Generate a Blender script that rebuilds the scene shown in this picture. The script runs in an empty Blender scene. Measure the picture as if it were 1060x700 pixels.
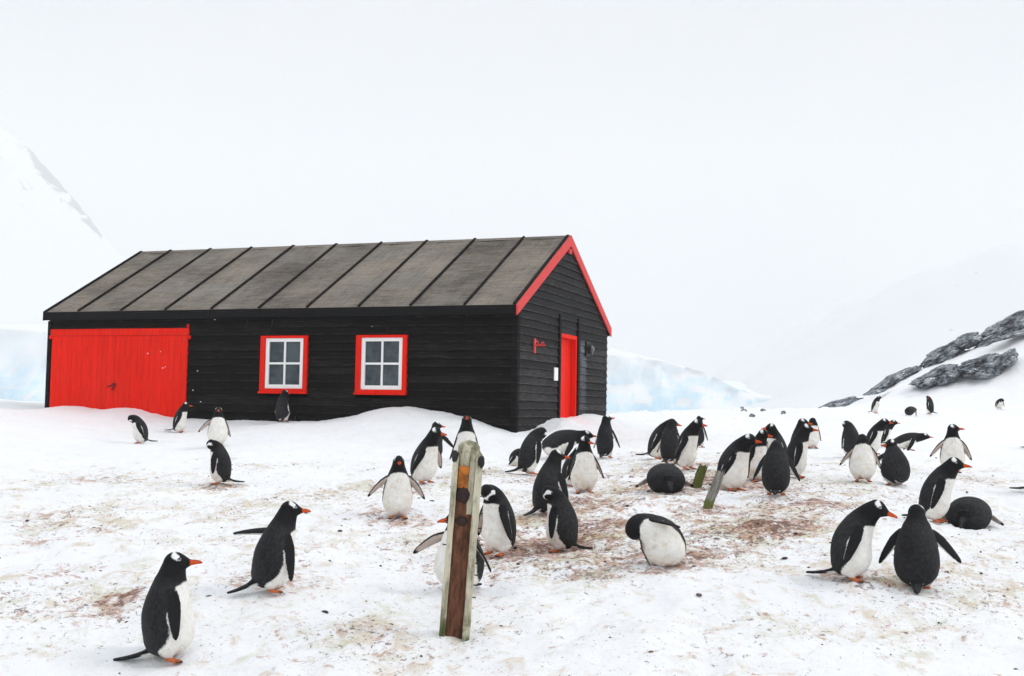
import bpy, bmesh, math, random
EXPO = -0.35
import numpy as np
from mathutils import Vector, Matrix, Euler, kdtree
from mathutils.bvhtree import BVHTree

random.seed(7)
SC = bpy.context.scene
COL = SC.collection
RAD = math.radians
FPX, PITCH, ROLL = 1220.0, 0.0613, 0.0175
CZ = 1.7                                   # eye height above the lowest near snow (metres)


# ---------------------------------------------------------------- helpers
def ray(u, v):
    """direction of the sight line through a photograph pixel (y = 1)"""
    X, Y = u - 530.0, v - 350.0
    cr, sr = math.cos(ROLL), math.sin(ROLL)
    x = X * cr + Y * sr
    y = -X * sr + Y * cr
    c, s = math.cos(PITCH), math.sin(PITCH)
    d = np.array([x, FPX * c + y * s, FPX * s - y * c])
    return d / d[1]


def link(o, parent=None):
    COL.objects.link(o)
    if parent is not None:
        o.parent = parent
    return o


def tag(o, label, cat, group=None):
    o['label'] = label
    o['category'] = cat
    if group:
        o['group'] = group
    return o


def empty(name, loc=(0, 0, 0), rz=0.0):
    o = bpy.data.objects.new(name, None)
    o.empty_display_size = 0.2
    o.location = loc
    o.rotation_euler = (0, 0, rz)
    return link(o)


def mesh_obj(name, verts, faces, mats=None, parent=None, smooth=False, attrs=None, fmat=None):
    me = bpy.data.meshes.new(name)
    me.from_pydata([tuple(map(float, v)) for v in verts], [], [tuple(map(int, f)) for f in faces])
    for m in (mats if isinstance(mats, (list, tuple)) else [mats]):
        if m:
            me.materials.append(m)
    if fmat is not None:
        me.polygons.foreach_set('material_index', np.asarray(fmat, dtype=np.int32))
    if smooth:
        me.polygons.foreach_set('use_smooth', np.ones(len(me.polygons), dtype=bool))
    if attrs:
        for k, a in attrs.items():
            at = me.attributes.new(k, 'FLOAT', 'POINT')
            at.data.foreach_set('value', np.asarray(a, dtype=np.float32))
    me.update()
    o = bpy.data.objects.new(name, me)
    return link(o, parent)


class MB:
    """collects shapes, then links them as one mesh object"""
    def __init__(self):
        self.v, self.f, self.a = [], [], []

    def add(self, verts, faces, rnd=None):
        b = len(self.v)
        r = random.random() if rnd is None else rnd
        self.v += [tuple(p) for p in verts]
        self.a += [r] * len(verts)
        self.f += [tuple(b + i for i in q) for q in faces]

    def box(self, x0, x1, y0, y1, z0, z1, rnd=None):
        v = [(x0, y0, z0), (x1, y0, z0), (x1, y1, z0), (x0, y1, z0), (x0, y0, z1), (x1, y0, z1), (x1, y1, z1), (x0, y1, z1)]
        self.add(v, [(0, 3, 2, 1), (4, 5, 6, 7), (0, 1, 5, 4), (1, 2, 6, 5), (2, 3, 7, 6), (3, 0, 4, 7)], rnd)

    def prism(self, poly, d, rnd=None):
        """extrude a 3-D polygon by vector d"""
        n = len(poly)
        p = [Vector(q) for q in poly]
        d = Vector(d)
        v = p + [q + d for q in p]
        self.add(v, [tuple(range(n))[::-1], tuple(range(n, 2 * n))] + [(i, (i + 1) % n, n + (i + 1) % n, n + i) for i in range(n)], rnd)

    def tube(self, p0, p1, r0, r1=None, n=10, rnd=None):
        r1 = r0 if r1 is None else r1
        p0, p1 = Vector(p0), Vector(p1)
        t = (p1 - p0).normalized()
        a = t.orthogonal().normalized()
        b = t.cross(a)
        v = []
        for p, r in ((p0, r0), (p1, r1)):
            for i in range(n):
                q = 2 * math.pi * i / n
                v.append(p + (a * math.cos(q) + b * math.sin(q)) * r)
        self.add(v, [tuple(range(n))[::-1], tuple(range(n, 2 * n))] + [(i, (i + 1) % n, n + (i + 1) % n, n + i) for i in range(n)], rnd)

    def build(self, name, mat, parent=None, bevel=0.0, smooth=False):
        o = mesh_obj(name, self.v, self.f, mat, parent, smooth, {'rnd': self.a})
        bm = bmesh.new()
        bm.from_mesh(o.data)
        bmesh.ops.recalc_face_normals(bm, faces=bm.faces)
        if bevel:
            bmesh.ops.bevel(bm, geom=list(bm.edges), offset=bevel, segments=2, profile=0.5, affect='EDGES', clamp_overlap=True)
        bm.to_mesh(o.data)
        bm.free()
        return o


# numpy gradient noise ------------------------------------------------------
_rs = np.random.RandomState(11)
_perm = _rs.permutation(512)
_ang = _rs.rand(512) * 2 * np.pi


def pnoise(x, y, seed=0):
    xi, yi = np.floor(x).astype(int), np.floor(y).astype(int)
    xf, yf = x - xi, y - yi
    u, v = xf ** 3 * (xf * (xf * 6 - 15) + 10), yf ** 3 * (yf * (yf * 6 - 15) + 10)

    def g(ix, iy, dx, dy):
        h = _perm[(ix + _perm[(iy + seed * 37) % 512]) % 512]
        return np.cos(_ang[h]) * dx + np.sin(_ang[h]) * dy
    a = g(xi, yi, xf, yf) * (1 - u) + g(xi + 1, yi, xf - 1, yf) * u
    b = g(xi, yi + 1, xf, yf - 1) * (1 - u) + g(xi + 1, yi + 1, xf - 1, yf - 1) * u
    return (a * (1 - v) + b * v) * 1.4


def fbm(x, y, seed=0, octv=4, gain=0.5):
    s, a = 0.0, 1.0
    for k in range(octv):
        s = s + a * pnoise(x * 2 ** k, y * 2 ** k, seed + k)
        a *= gain
    return s


def sstep(a, b, x):
    t = np.clip((x - a) / (b - a), 0, 1)
    return t * t * (3 - 2 * t)


# ---------------------------------------------------------------- materials
def new_mat(name):
    m = bpy.data.materials.new(name)
    m.use_nodes = True
    nt = m.node_tree
    nt.nodes.clear()
    out = nt.nodes.new('ShaderNodeOutputMaterial')
    b = nt.nodes.new('ShaderNodeBsdfPrincipled')
    nt.links.new(b.outputs[0], out.inputs[0])
    return m, nt, b


class NG:
    """short-hand for node building"""
    def __init__(self, nt):
        self.nt = nt

    def put(self, sock, val):
        if isinstance(val, bpy.types.NodeSocket):
            self.nt.links.new(val, sock)
        else:
            sock.default_value = val

    def coord(self):
        return self.nt.nodes.new('ShaderNodeTexCoord').outputs['Object']

    def mapping(self, vec, scale=(1, 1, 1), loc=(0, 0, 0)):
        n = self.nt.nodes.new('ShaderNodeMapping')
        self.nt.links.new(vec, n.inputs[0])
        n.inputs['Scale'].default_value = scale
        n.inputs['Location'].default_value = loc
        return n.outputs[0]

    def noise(self, vec, scale, detail=5, rough=0.6, dist=0.0):
        n = self.nt.nodes.new('ShaderNodeTexNoise')
        self.nt.links.new(vec, n.inputs['Vector'])
        n.inputs['Scale'].default_value = scale
        n.inputs['Detail'].default_value = detail
        n.inputs['Roughness'].default_value = rough
        n.inputs['Distortion'].default_value = dist
        return n.outputs['Fac']

    def math(self, op, a, b=0.0, c=0.0, clamp=False):
        n = self.nt.nodes.new('ShaderNodeMath')
        n.operation = op
        n.use_clamp = clamp
        self.put(n.inputs[0], a)
        self.put(n.inputs[1], b)
        self.put(n.inputs[2], c)
        return n.outputs[0]

    def smooth(self, x, a, b, lo=0.0, hi=1.0):
        n = self.nt.nodes.new('ShaderNodeMapRange')
        n.interpolation_type = 'SMOOTHSTEP'
        self.put(n.inputs['Value'], x)
        self.put(n.inputs['From Min'], a)
        self.put(n.inputs['From Max'], b)
        self.put(n.inputs['To Min'], lo)
        self.put(n.inputs['To Max'], hi)
        return n.outputs[0]

    def mix(self, f, a, b):
        n = self.nt.nodes.new('ShaderNodeMix')
        n.data_type = 'RGBA'
        self.put(n.inputs[0], f)
        for s, v in ((n.inputs[6], a), (n.inputs[7], b)):
            self.put(s, v if isinstance(v, bpy.types.NodeSocket) else (*v, 1.0) if len(v) == 3 else v)
        return n.outputs[2]

    def attr(self, name):
        n = self.nt.nodes.new('ShaderNodeAttribute')
        n.attribute_name = name
        return n

    def bump(self, h, strength=0.4, dist=0.02):
        n = self.nt.nodes.new('ShaderNodeBump')
        n.inputs['Strength'].default_value = strength
        n.inputs['Distance'].default_value = dist
        self.nt.links.new(h, n.inputs['Height'])
        return n.outputs[0]

    def sep(self, vec):
        n = self.nt.nodes.new('ShaderNodeSeparateXYZ')
        self.nt.links.new(vec, n.inputs[0])
        return n.outputs


def simple(name, col, rough=0.6, spec=0.3, var=0.25, scale=8.0, bump=0.0, bscale=40.0, metallic=0.0, stretch=(1, 1, 1)):
    m, nt, b = new_mat(name)
    g = NG(nt)
    co = g.mapping(g.coord(), stretch)
    n = g.noise(co, scale, 6, 0.65)
    dark = tuple(c * (1 - var) for c in col)
    lite = tuple(min(1, c * (1 + var)) for c in col)
    nt.links.new(g.mix(g.smooth(n, 0.3, 0.7), dark, lite), b.inputs['Base Color'])
    b.inputs['Roughness'].default_value = rough
    b.inputs['Specular IOR Level'].default_value = spec
    b.inputs['Metallic'].default_value = metallic
    if bump:
        nt.links.new(g.bump(g.noise(co, bscale, 4), bump, 0.01), b.inputs['Normal'])
    return m


def mat_snow():
    m, nt, b = new_mat('snow')
    g = NG(nt)
    co = g.coord()
    d = g.attr('dirt').outputs['Fac']
    nest = g.attr('nest').outputs['Fac']
    col = g.mix(g.smooth(g.noise(co, 0.9, 4), 0.35, 0.65), (0.89, 0.895, 0.91), (0.92, 0.92, 0.92))
    # yellowish and greenish wash of old guano
    w1 = g.smooth(g.math('ADD', g.noise(co, 3.2, 9, 0.72, 0.6), g.math('MULTIPLY', d, 0.17)), 0.60, 0.76)
    col = g.mix(g.math('MULTIPLY', w1, 0.62), col, (0.62, 0.49, 0.32))
    w2 = g.smooth(g.math('ADD', g.noise(g.mapping(co, (1, 1, 1), (7, 3, 0)), 2.2, 9, 0.74, 0.5), g.math('MULTIPLY', d, 0.16)), 0.62, 0.75)
    col = g.mix(g.math('MULTIPLY', w2, 0.40), col, (0.50, 0.47, 0.24))
    # pinkish krill stain
    w3 = g.smooth(g.math('ADD', g.noise(g.mapping(co, (1, 1, 1), (-4, 9, 0)), 6.5, 9, 0.80, 0.4), g.math('ADD', g.math('MULTIPLY', d, 0.135), g.math('MULTIPLY', nest, 0.11))), 0.645, 0.715)
    col = g.mix(g.math('MULTIPLY', w3, 0.66), col, (0.44, 0.20, 0.115))
    # dark trampled muck
    w4 = g.smooth(g.math('ADD', g.noise(g.mapping(co, (1, 1, 1), (2, -6, 0)), 11.0, 9, 0.80, 0.3), g.math('ADD', g.math('MULTIPLY', d, 0.125), g.math('MULTIPLY', nest, 0.07))), 0.66, 0.705)
    col = g.mix(g.math('MULTIPLY', w4, 0.85), col, (0.16, 0.075, 0.05))
    w5 = g.smooth(g.math('ADD', g.noise(g.mapping(co, (1, 1, 1), (1, 16, 0)), 24.0, 6, 0.78, 0.3), g.math('MULTIPLY', d, 0.14)), 0.675, 0.72)
    col = g.mix(g.math('MULTIPLY', w5, 0.8), col, (0.11, 0.075, 0.06))
    nt.links.new(col, b.inputs['Base Color'])
    b.inputs['Roughness'].default_value = 0.75
    b.inputs['Specular IOR Level'].default_value = 0.2
    h = g.math('ADD', g.noise(co, 9.0, 8, 0.7), g.math('MULTIPLY', g.noise(co, 2.6, 4), 1.4))
    nt.links.new(g.bump(h, 0.5, 0.07), b.inputs['Normal'])
    return m


def mat_boards(name, base, lite, amount, streak=False):
    m, nt, b = new_mat(name)
    g = NG(nt)
    co = g.coord()
    r = g.attr('rnd').outputs['Fac']
    grain = g.noise(g.mapping(co, (1.0, 1.0, 14.0)), 3.0, 8, 0.75, 0.3)
    patch = g.noise(g.mapping(co, (0.7, 0.7, 2.5)), 1.6, 5, 0.7)
    f = g.math('MULTIPLY', g.smooth(g.math('ADD', grain, g.math('MULTIPLY', g.math('SUBTRACT', r, 0.5), 0.22)), 0.44, 0.76), g.smooth(patch, 0.3, 0.7, 0.35, 1.0))
    col = g.mix(g.math('MULTIPLY', f, amount), base, lite)
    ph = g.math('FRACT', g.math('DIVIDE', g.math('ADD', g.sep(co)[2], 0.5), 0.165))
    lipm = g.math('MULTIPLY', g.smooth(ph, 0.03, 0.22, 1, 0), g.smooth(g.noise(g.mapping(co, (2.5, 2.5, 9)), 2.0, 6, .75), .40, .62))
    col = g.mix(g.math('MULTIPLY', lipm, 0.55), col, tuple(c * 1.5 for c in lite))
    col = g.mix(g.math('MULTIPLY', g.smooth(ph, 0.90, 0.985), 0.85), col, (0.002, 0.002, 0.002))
    sc = g.smooth(g.noise(g.mapping(co, (2.0, 2.0, 30.0), (3, 0, 5)), 2.2, 6, 0.8), 0.68, 0.74)
    col = g.mix(g.math('MULTIPLY', sc, 0.6), col, tuple(min(1, c * 3.5) for c in lite))
    if streak:                                   # pale run-off under the lamp
        s = g.sep(co)
        a = g.math('MULTIPLY', g.smooth(g.math('ABSOLUTE', g.math('SUBTRACT', g.math('ADD', s[1], g.math('MULTIPLY', g.noise(co, 3, 3), 0.2)), 4.62)), 0.10, 0.34, 1, 0), g.smooth(s[2], 0.1, 2.0, 0.3, 1))
        a = g.math('MULTIPLY', a, g.smooth(s[2], 2.0, 2.15, 1, 0))
        col = g.mix(g.math('MULTIPLY', a, g.smooth(grain, 0.3, 0.7, 0.2, 0.8)), col, (0.20, 0.22, 0.25))
    nt.links.new(col, b.inputs['Base Color'])
    b.inputs['Roughness'].default_value = 0.75
    b.inputs['Specular IOR Level'].default_value = 0.12
    nt.links.new(g.bump(grain, 0.5, 0.012), b.inputs['Normal'])
    return m


def mat_felt():
    m, nt, b = new_mat('roof_felt')
    g = NG(nt)
    co = g.coord()
    r = g.attr('rnd').outputs['Fac']
    st = g.noise(g.mapping(co, (0.8, 7.0, 7.0)), 2.2, 8, 0.75, 0.25)
    fine = g.noise(co, 26.0, 6, 0.8)
    patch = g.noise(co, 0.8, 4, 0.6)
    v = g.math('ADD', g.math('MULTIPLY', st, 0.5), g.math('ADD', g.math('MULTIPLY', fine, 0.35), g.math('ADD', g.math('MULTIPLY', patch, 0.42), g.math('MULTIPLY', r, 0.07))))
    col = g.mix(g.smooth(v, 0.42, 0.86), (0.042, 0.036, 0.031), (0.28, 0.242, 0.20))
    sp = g.smooth(g.noise(g.mapping(co, (1.5, 9, 9), (4, 4, 0)), 5.0, 6, 0.8), 0.60, 0.72)
    col = g.mix(g.math('MULTIPLY', sp, 0.75), col, (0.31, 0.28, 0.24))
    dk = g.smooth(g.noise(g.mapping(co, (2, 2, 2), (9, 1, 3)), 3.0, 7, 0.75), 0.54, 0.70)
    col = g.mix(g.math('MULTIPLY', dk, 0.55), col, (0.034, 0.030, 0.027))
    gr = g.smooth(g.noise(g.mapping(co, (0.5, 0.9, 0.9), (2, 7, 1)), 1.1, 5, .65), .48, .66)
    col = g.mix(g.math('MULTIPLY', gr, .35), col, (.24, .235, .225))
    dn = g.smooth(g.noise(g.mapping(co, (9.0, .55, .55), (6, 2, 3)), 1.6, 7, .75), .48, .68)
    col = g.mix(g.math('MULTIPLY', dn, .40), col, (.060, .054, .050))
    spk = g.smooth(g.noise(g.mapping(co, (2.2, 8, 8), (1, 5, 2)), 9.0, 4, .7), .70, .74)
    col = g.mix(g.math('MULTIPLY', spk, .55), col, (.62, .62, .62))
    nt.links.new(col, b.inputs['Base Color'])
    b.inputs['Roughness'].default_value = 0.85
    b.inputs['Specular IOR Level'].default_value = 0.15
    nt.links.new(g.bump(g.math('ADD', fine, st), 0.5, 0.012), b.inputs['Normal'])
    return m


def mat_paint(name, col, worn=0.12, rough=0.5):
    m, nt, b = new_mat(name)
    g = NG(nt)
    co = g.coord()
    r = g.attr('rnd').outputs['Fac']
    grain = g.noise(g.mapping(co, (9.0, 9.0, 0.8)), 2.5, 7, 0.7, 0.2)
    c1 = g.mix(g.math('ADD', g.smooth(grain, 0.25, 0.75, 0, 0.8), g.math('MULTIPLY', g.math('SUBTRACT', r, 0.5), 0.35), 0, True), tuple(c * (1 - 2.0 * worn) for c in col), tuple(min(1, c * (1 + worn * 0.5)) for c in col))
    fd = g.smooth(g.noise(g.mapping(co, (1, 1, .6), (3, 8, 1)), 1.7, 6, .7), .42, .70)
    c1 = g.mix(g.math('MULTIPLY', fd, .22), c1, tuple(min(1, c * .80 + .022) for c in col))
    nick = g.smooth(g.noise(co, 14.0, 7, 0.8), 0.64, 0.72)
    c1 = g.mix(g.math('MULTIPLY', nick, 0.5), c1, tuple(c * 0.45 for c in col))
    nt.links.new(c1, b.inputs['Base Color'])
    b.inputs['Roughness'].default_value = rough
    b.inputs['Specular IOR Level'].default_value = 0.10
    nt.links.new(g.bump(grain, 0.25, 0.006), b.inputs['Normal'])
    return m


def mat_glass():
    m, nt, b = new_mat('window_glass')
    g = NG(nt)
    n = g.noise(g.coord(), 2.4, 5, .7)
    nt.links.new(g.mix(g.smooth(n, .3, .7), (0.010, 0.020, 0.026), (0.060, 0.080, 0.090)), b.inputs['Base Color'])  # mottled base colour stands in for uneven reflections in the panes
    b.inputs['Roughness'].default_value = 0.06
    b.inputs['Specular IOR Level'].default_value = 0.45
    nt.links.new(g.bump(g.noise(g.coord(), 2.2, 3), 0.14, 0.08), b.inputs['Normal'])
    return m


def mat_penguin():
    m, nt, b = new_mat('penguin_plumage')
    g = NG(nt)
    co = g.coord()
    c = g.attr('plume').outputs['Color']
    n = g.noise(g.mapping(co, (1, 1, 0.35)), 90.0, 4, 0.7)
    n2 = g.noise(co, 14.0, 4, 0.6)
    k = g.math('ADD', g.smooth(n, 0.3, 0.75, 0.0, 0.55), g.smooth(n2, 0.3, 0.7, 0, 0.45))
    mul = nt.nodes.new('ShaderNodeMix')
    mul.data_type = 'RGBA'
    mul.blend_type = 'MULTIPLY'
    mul.inputs[0].default_value = 1.0
    nt.links.new(c, mul.inputs[6])
    nt.links.new(g.mix(k, (0.86, 0.86, 0.86), (1.10, 1.10, 1.10)), mul.inputs[7])
    nt.links.new(mul.outputs[2], b.inputs['Base Color'])
    b.inputs['Roughness'].default_value = 0.68
    b.inputs['Specular IOR Level'].default_value = 0.15
    nt.links.new(g.bump(g.math('ADD', n, g.math('MULTIPLY', n2, 1.5)), 0.5, 0.012), b.inputs['Normal'])
    return m


def mat_rock():
    m, nt, b = new_mat('dark_rock')
    g = NG(nt)
    co = g.coord()
    st = g.noise(g.mapping(co, (0.6, 1.2, 2.2)), 1.6, 9, 0.72, 0.5)
    fine = g.noise(co, 3.2, 8, 0.7)
    v = g.math('ADD', g.math('MULTIPLY', st, 0.70), g.math('MULTIPLY', fine, 0.33))
    col = g.mix(g.smooth(v, 0.36, 0.64), (0.040, 0.048, 0.058), (0.50, 0.54, 0.58))
    crack = g.smooth(g.math('ABSOLUTE', g.math('SUBTRACT', g.noise(g.mapping(co, (1, 1, 1.6), (3, 3, 3)), 1.3, 6, 0.7), 0.5)), 0.0, 0.022, 1, 0)
    col = g.mix(g.math('MULTIPLY', crack, 0.85), col, (0.012, 0.012, 0.014))
    lich = g.smooth(g.noise(g.mapping(co, (1, 1, 1), (5, 1, 1)), 2.2, 6, 0.7), 0.62, 0.70)
    col = g.mix(g.math('MULTIPLY', lich, 0.35), col, (0.30, 0.29, 0.26))
    up = g.sep(nt.nodes.new('ShaderNodeNewGeometry').outputs['Normal'])[2]
    sn = g.smooth(g.math('ADD', up, g.math('MULTIPLY', g.math('SUBTRACT', g.noise(co, 1.7, 7, .72), 0.5), 1.6)), 0.96, 1.08)
    col = g.mix(sn, col, (.86, .87, .89))
    nt.links.new(col, b.inputs['Base Color'])
    b.inputs['Roughness'].default_value = 0.8
    b.inputs['Specular IOR Level'].default_value = 0.25
    nt.links.new(g.bump(v, 1.0, 0.25), b.inputs['Normal'])
    return m


def mat_ice():
    m, nt, b = new_mat('glacier_ice')
    g = NG(nt)
    co = g.coord()
    nrm = g.sep(nt.nodes.new('ShaderNodeNewGeometry').outputs['True Normal'])
    up = g.smooth(g.math('ADD', nrm[2], g.math('MULTIPLY', g.math('SUBTRACT', g.noise(co, 0.02, 8, .7), 0.5), 0.8)), 0.30, 0.66)
    lay = g.noise(g.mapping(co, (0.5, 0.5, 1.8)), 0.03, 9, 0.7, 0.4)
    ver = g.noise(g.mapping(co, (1.6, 1.6, 0.45)), 0.022, 8, 0.7)
    ice = g.mix(g.smooth(g.math('ADD', g.math('MULTIPLY', lay, 0.5), g.math('MULTIPLY', ver, 0.5)), 0.38, 0.62), (0.34, 0.68, 0.89), (0.68, 0.88, 0.96))
    deep = g.smooth(g.noise(g.mapping(co, (0.8, 0.8, 2.0), (40, 0, 9)), 0.045, 6, 0.7), 0.62, 0.70)
    ice = g.mix(g.math('MULTIPLY', deep, 0.6), ice, (0.05, 0.38, 0.66))
    hi = g.smooth(g.math('ADD', g.sep(co)[2], g.math('MULTIPLY', g.noise(co, .02, 7, .7), 70.0)), 46.0, 106.0)
    up = g.math('MAXIMUM', up, g.math('MULTIPLY', hi, .9))
    nt.links.new(g.mix(up, ice, (0.80, 0.82, 0.84)), b.inputs['Base Color'])
    b.inputs['Roughness'].default_value = 0.6
    return m


def mat_mountain():
    m, nt, b = new_mat('mountain_snow_and_rock')
    g = NG(nt)
    co = g.coord()
    rk = g.attr('rock').outputs['Fac']
    n = g.noise(g.mapping(co, (1, 1, 1.3)), 0.016, 9, 0.72, 0.4)
    f = g.smooth(g.math('ADD', n, g.math('MULTIPLY', rk, 0.32)), 0.66, 0.74)
    nt.links.new(g.mix(f, (0.66, 0.68, 0.70), (0.04, 0.05, 0.06)), b.inputs['Base Color'])
    b.inputs['Roughness'].default_value = 0.9
    return m


M_SNOW = mat_snow()
M_FRONT = mat_boards('tarred_boards', (0.0026, 0.0023, 0.0024), (0.028, 0.024, 0.023), 0.95)
M_GABLE = mat_boards('grey_boards', (0.014, 0.0135, 0.0140), (0.075, 0.070, 0.070), 0.95, True)  # greyer, lighter board tone than the long wall
M_BLACK = mat_boards('black_trim', (0.0055, 0.0055, 0.006), (0.020, 0.019, 0.018), 0.7)
M_BATTEN = simple('batten_wood', (0.014, 0.012, 0.011), 0.8, 0.1, 0.5, 5)
M_FELT = mat_felt()
M_RED = mat_paint('red_paint', (0.90, 0.016, 0.003), 0.13, 0.6)
M_PINK = mat_paint('lit_red_paint', (0.74, 0.065, 0.062))  # paler red: the stronger light on the gable trim put into the colour
M_WHITE = mat_paint('white_paint', (0.90, 0.90, 0.89), 0.04)
M_GLASS = mat_glass()
M_INNER = simple('dark_interior', (0.02, 0.02, 0.02), 0.9, 0.0)
M_IRON = simple('dark_iron', (0.016, 0.015, 0.016), 0.55, 0.3, 0.4, 20)
M_PENG = mat_penguin()
M_ROCK = mat_rock()
M_ICE = mat_ice()
M_MOUNT = mat_mountain()


# ---------------------------------------------------------------- hut frame
YAW = 0.3624
HL, HW, HR, HF = 11.62, 6.61, 1.828, 0.192           # length, depth, rise of the roof, fascia depth
OA, OB, HB = 0.043, 0.142, 2.53                      # wall set-backs, eave height over the base point
HX, HY, HZ = 0.081, 23.0, 2.073                      # near eave corner, relative to the eye
cyaw, syaw = math.cos(YAW), math.sin(YAW)


def hut_to_world(x, y, c=0.0):
    """hut local (x right along the long wall, y inward, c above eave) -> eye space"""
    return np.array([HX + x * cyaw + y * syaw, HY - x * syaw + y * cyaw, HZ + c])


def world_to_hut(X, Y):
    dx, dy = X - HX, Y - HY
    return dx * cyaw - dy * syaw, dx * syaw + dy * cyaw


def wall_hit(u, v, gable=False):
    """where a sight line meets the long wall (or the gable wall): local coordinate along it, height from the eye"""
    r = ray(u, v)
    lx0, ly0 = world_to_hut(0.0, 0.0)
    lx1, ly1 = world_to_hut(r[0], r[1])
    dx, dy = lx1 - lx0, ly1 - ly0
    t = (-OA - lx0) / dx if gable else (OB - ly0) / dy
    return (ly0 + dy * t if gable else lx0 + dx * t), r[2] * t


# ---------------------------------------------------------------- ground
CTRL = """-2.18 7.97 -1.70;-1.77 9.22 -1.43;-1.21 12.8 -1.15;-1.04 14.1 -0.93;-1.28 19.95 -0.80;-.57 15.4 -.86;-.39 10.5 -1.40;-.09 10.56 -1.30
.48 10.94 -1.27;.39 12.64 -1.09;.21 14.8 -.86;.89 14.5 -.95;.85 16.7 -.9;1.51 18.64 -.72;2.31 18.38 -.71;2.39 16.2 -.75;4.0 25.5 -.60;1.83 13.9 -.90
2.49 13.28 -.86;3.02 14.67 -.82;2.8 12.48 -.92;5.46 21.4 -.60;4.24 14.2 -.78;8.6 28 -.60;4.16 12.78 -.88;6.29 16.8 -.75;12.68 41 .12;13.7 38.6 .10
18.3 44.4 .39;4.13 11.6 -1.03;2.65 9.28 -1.32;3.16 9.22 -1.34;4.76 12.3 -1.05;1.17 9.08 -1.30;-6.9 22.1 -.72;-6.9 24.6 -.58;-5.3 21.4 -.73
-3.72 15.1 -.99;-4.73 24.3 -.33;0 5 -2.15;-4 5 -2.2;4 5 -2.1;0 2 -2.6;-8 2 -2.7;8 2 -2.5;0 -6 -3.3;-12 -6 -3.4;12 -6 -3.2;-6 9 -1.6;-9 16 -1.0;-14 10 -1.6
8 9 -1.25;11 14 -.75;16 10 -1.1;22 20 -.2;-11 26 -.20;-14 32 .0;-16 44 -.7;-12 28 -.08;-22 26 -.3;-20 60 -5;-34 30 -1.5;-40 60 -7;-10 40 -.7;-4 36 -.5;-4 60 -4
2.5 31 -.35;4 34 -.15;5 40 .02;8 46 .12;9 55 -.4;6 60 -2.2;10 75 -5;8 36 -.22;12 50 .20;15 58 .10;12 60 -.3;16.9 58 .55;18.5 58 1.5;20.4 58 2.6;22.3 58 3.4;24.2 58 4.2;25.4 58 4.5
15.5 50 .35;18 52 .75;20.5 52 1.25;22.5 52 1.9;24.5 52 2.5;21 46 .6;25 46 1.2;17 62.5 -.1;18.7 62.5 .6;20.6 62.5 1.6;22.6 62.5 2.5;24.6 62.5 3.3;26 62.5 3.8;27.5 58 5.4;30 62 5.2;17 70 -.8;20 72 1.0;25 72 2.0;36 58 8.5;36 46 4;30 30 .9;36 75 7;45 60 10;60 40 8;60 10 2;60 100 2;30 100 -5;0 100 -14;-50 100 -16;-60 10 -3;-60 -6 -4;60 -6 0;10 140 -18;-60 140 -20;70 140 -10"""
_pts = np.array([[float(a) for a in p.split()] for line in CTRL.split('\n') for p in line.split(';')])


def _U(r2):
    return np.where(r2 > 1e-12, r2 * np.log(np.maximum(r2, 1e-12)), 0.0) * 0.5


def _warp(x, y):
    """nearer ground gets finer control"""
    return x / (1 + np.maximum(y, 0) / 25.0), np.log(1 + np.maximum(y + 7, 0.1) / 12.0) * 12.0


def _tps():
    X, Y = _warp(_pts[:, 0], _pts[:, 1])
    n = len(X)
    K = _U((X[:, None] - X) ** 2 + (Y[:, None] - Y) ** 2)
    K += np.eye(n) * 0.35
    Pm = np.stack([np.ones(n), X, Y], 1)
    A = np.block([[K, Pm], [Pm.T, np.zeros((3, 3))]])
    w = np.linalg.solve(A, np.concatenate([_pts[:, 2], np.zeros(3)]))
    return X, Y, w


_TX, _TY, _TW = _tps()


def base_ground(x, y):
    sh = np.shape(x)
    X, Y = _warp(np.ravel(x), np.ravel(y))
    z = _TW[-3] + _TW[-2] * X + _TW[-1] * Y
    for i in range(len(_TX)):
        z = z + _TW[i] * _U((X - _TX[i]) ** 2 + (Y - _TY[i]) ** 2)
    return z.reshape(sh)


# the snow line drawn along the two visible walls
FRONT_LINE = [(47, 426), (56, 423.5), (66, 421.5), (80, 421), (95, 422.5), (112, 424), (126, 422), (145, 424), (160, 428), (178, 431.5), (196, 433), (212, 434), (240, 436), (292, 437), (330, 436),
              (350, 434), (370, 430), (388, 425), (403, 421.8), (420, 420.6), (436, 422), (455, 425.5), (480, 431.5), (505, 439), (534, 449)]
GABLE_LINE = [(534, 449), (545, 445.5), (553, 442), (557, 437), (565, 434), (574, 432), (584, 433.3), (594, 432), (603, 429.6), (613, 430), (621, 431.5), (629, 434)]
_fl = np.array([wall_hit(u, v) for u, v in FRONT_LINE])
_gl = np.array([wall_hit(u, v, True) for u, v in GABLE_LINE])
_fx = np.concatenate([[-16], [_fl[0, 0] - 2.5], _fl[:, 0], [1.5]])
_gy = np.concatenate([[-1.5], _gl[:, 0], [_gl[-1, 0] + 2.5]])


def _wall_delta():
    fw = np.array([hut_to_world(x, OB - 0.02) for x in _fl[:, 0]])
    gw = np.array([hut_to_world(-OA + 0.02, y) for y in _gl[:, 0]])
    fd = _fl[:, 1] - base_ground(fw[:, 0], fw[:, 1])
    gd = _gl[:, 1] - base_ground(gw[:, 0], gw[:, 1])
    return np.concatenate([[0], [0], fd, [0]]), np.concatenate([[0], gd, [0]])


_fd, _gd = _wall_delta()


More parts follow.
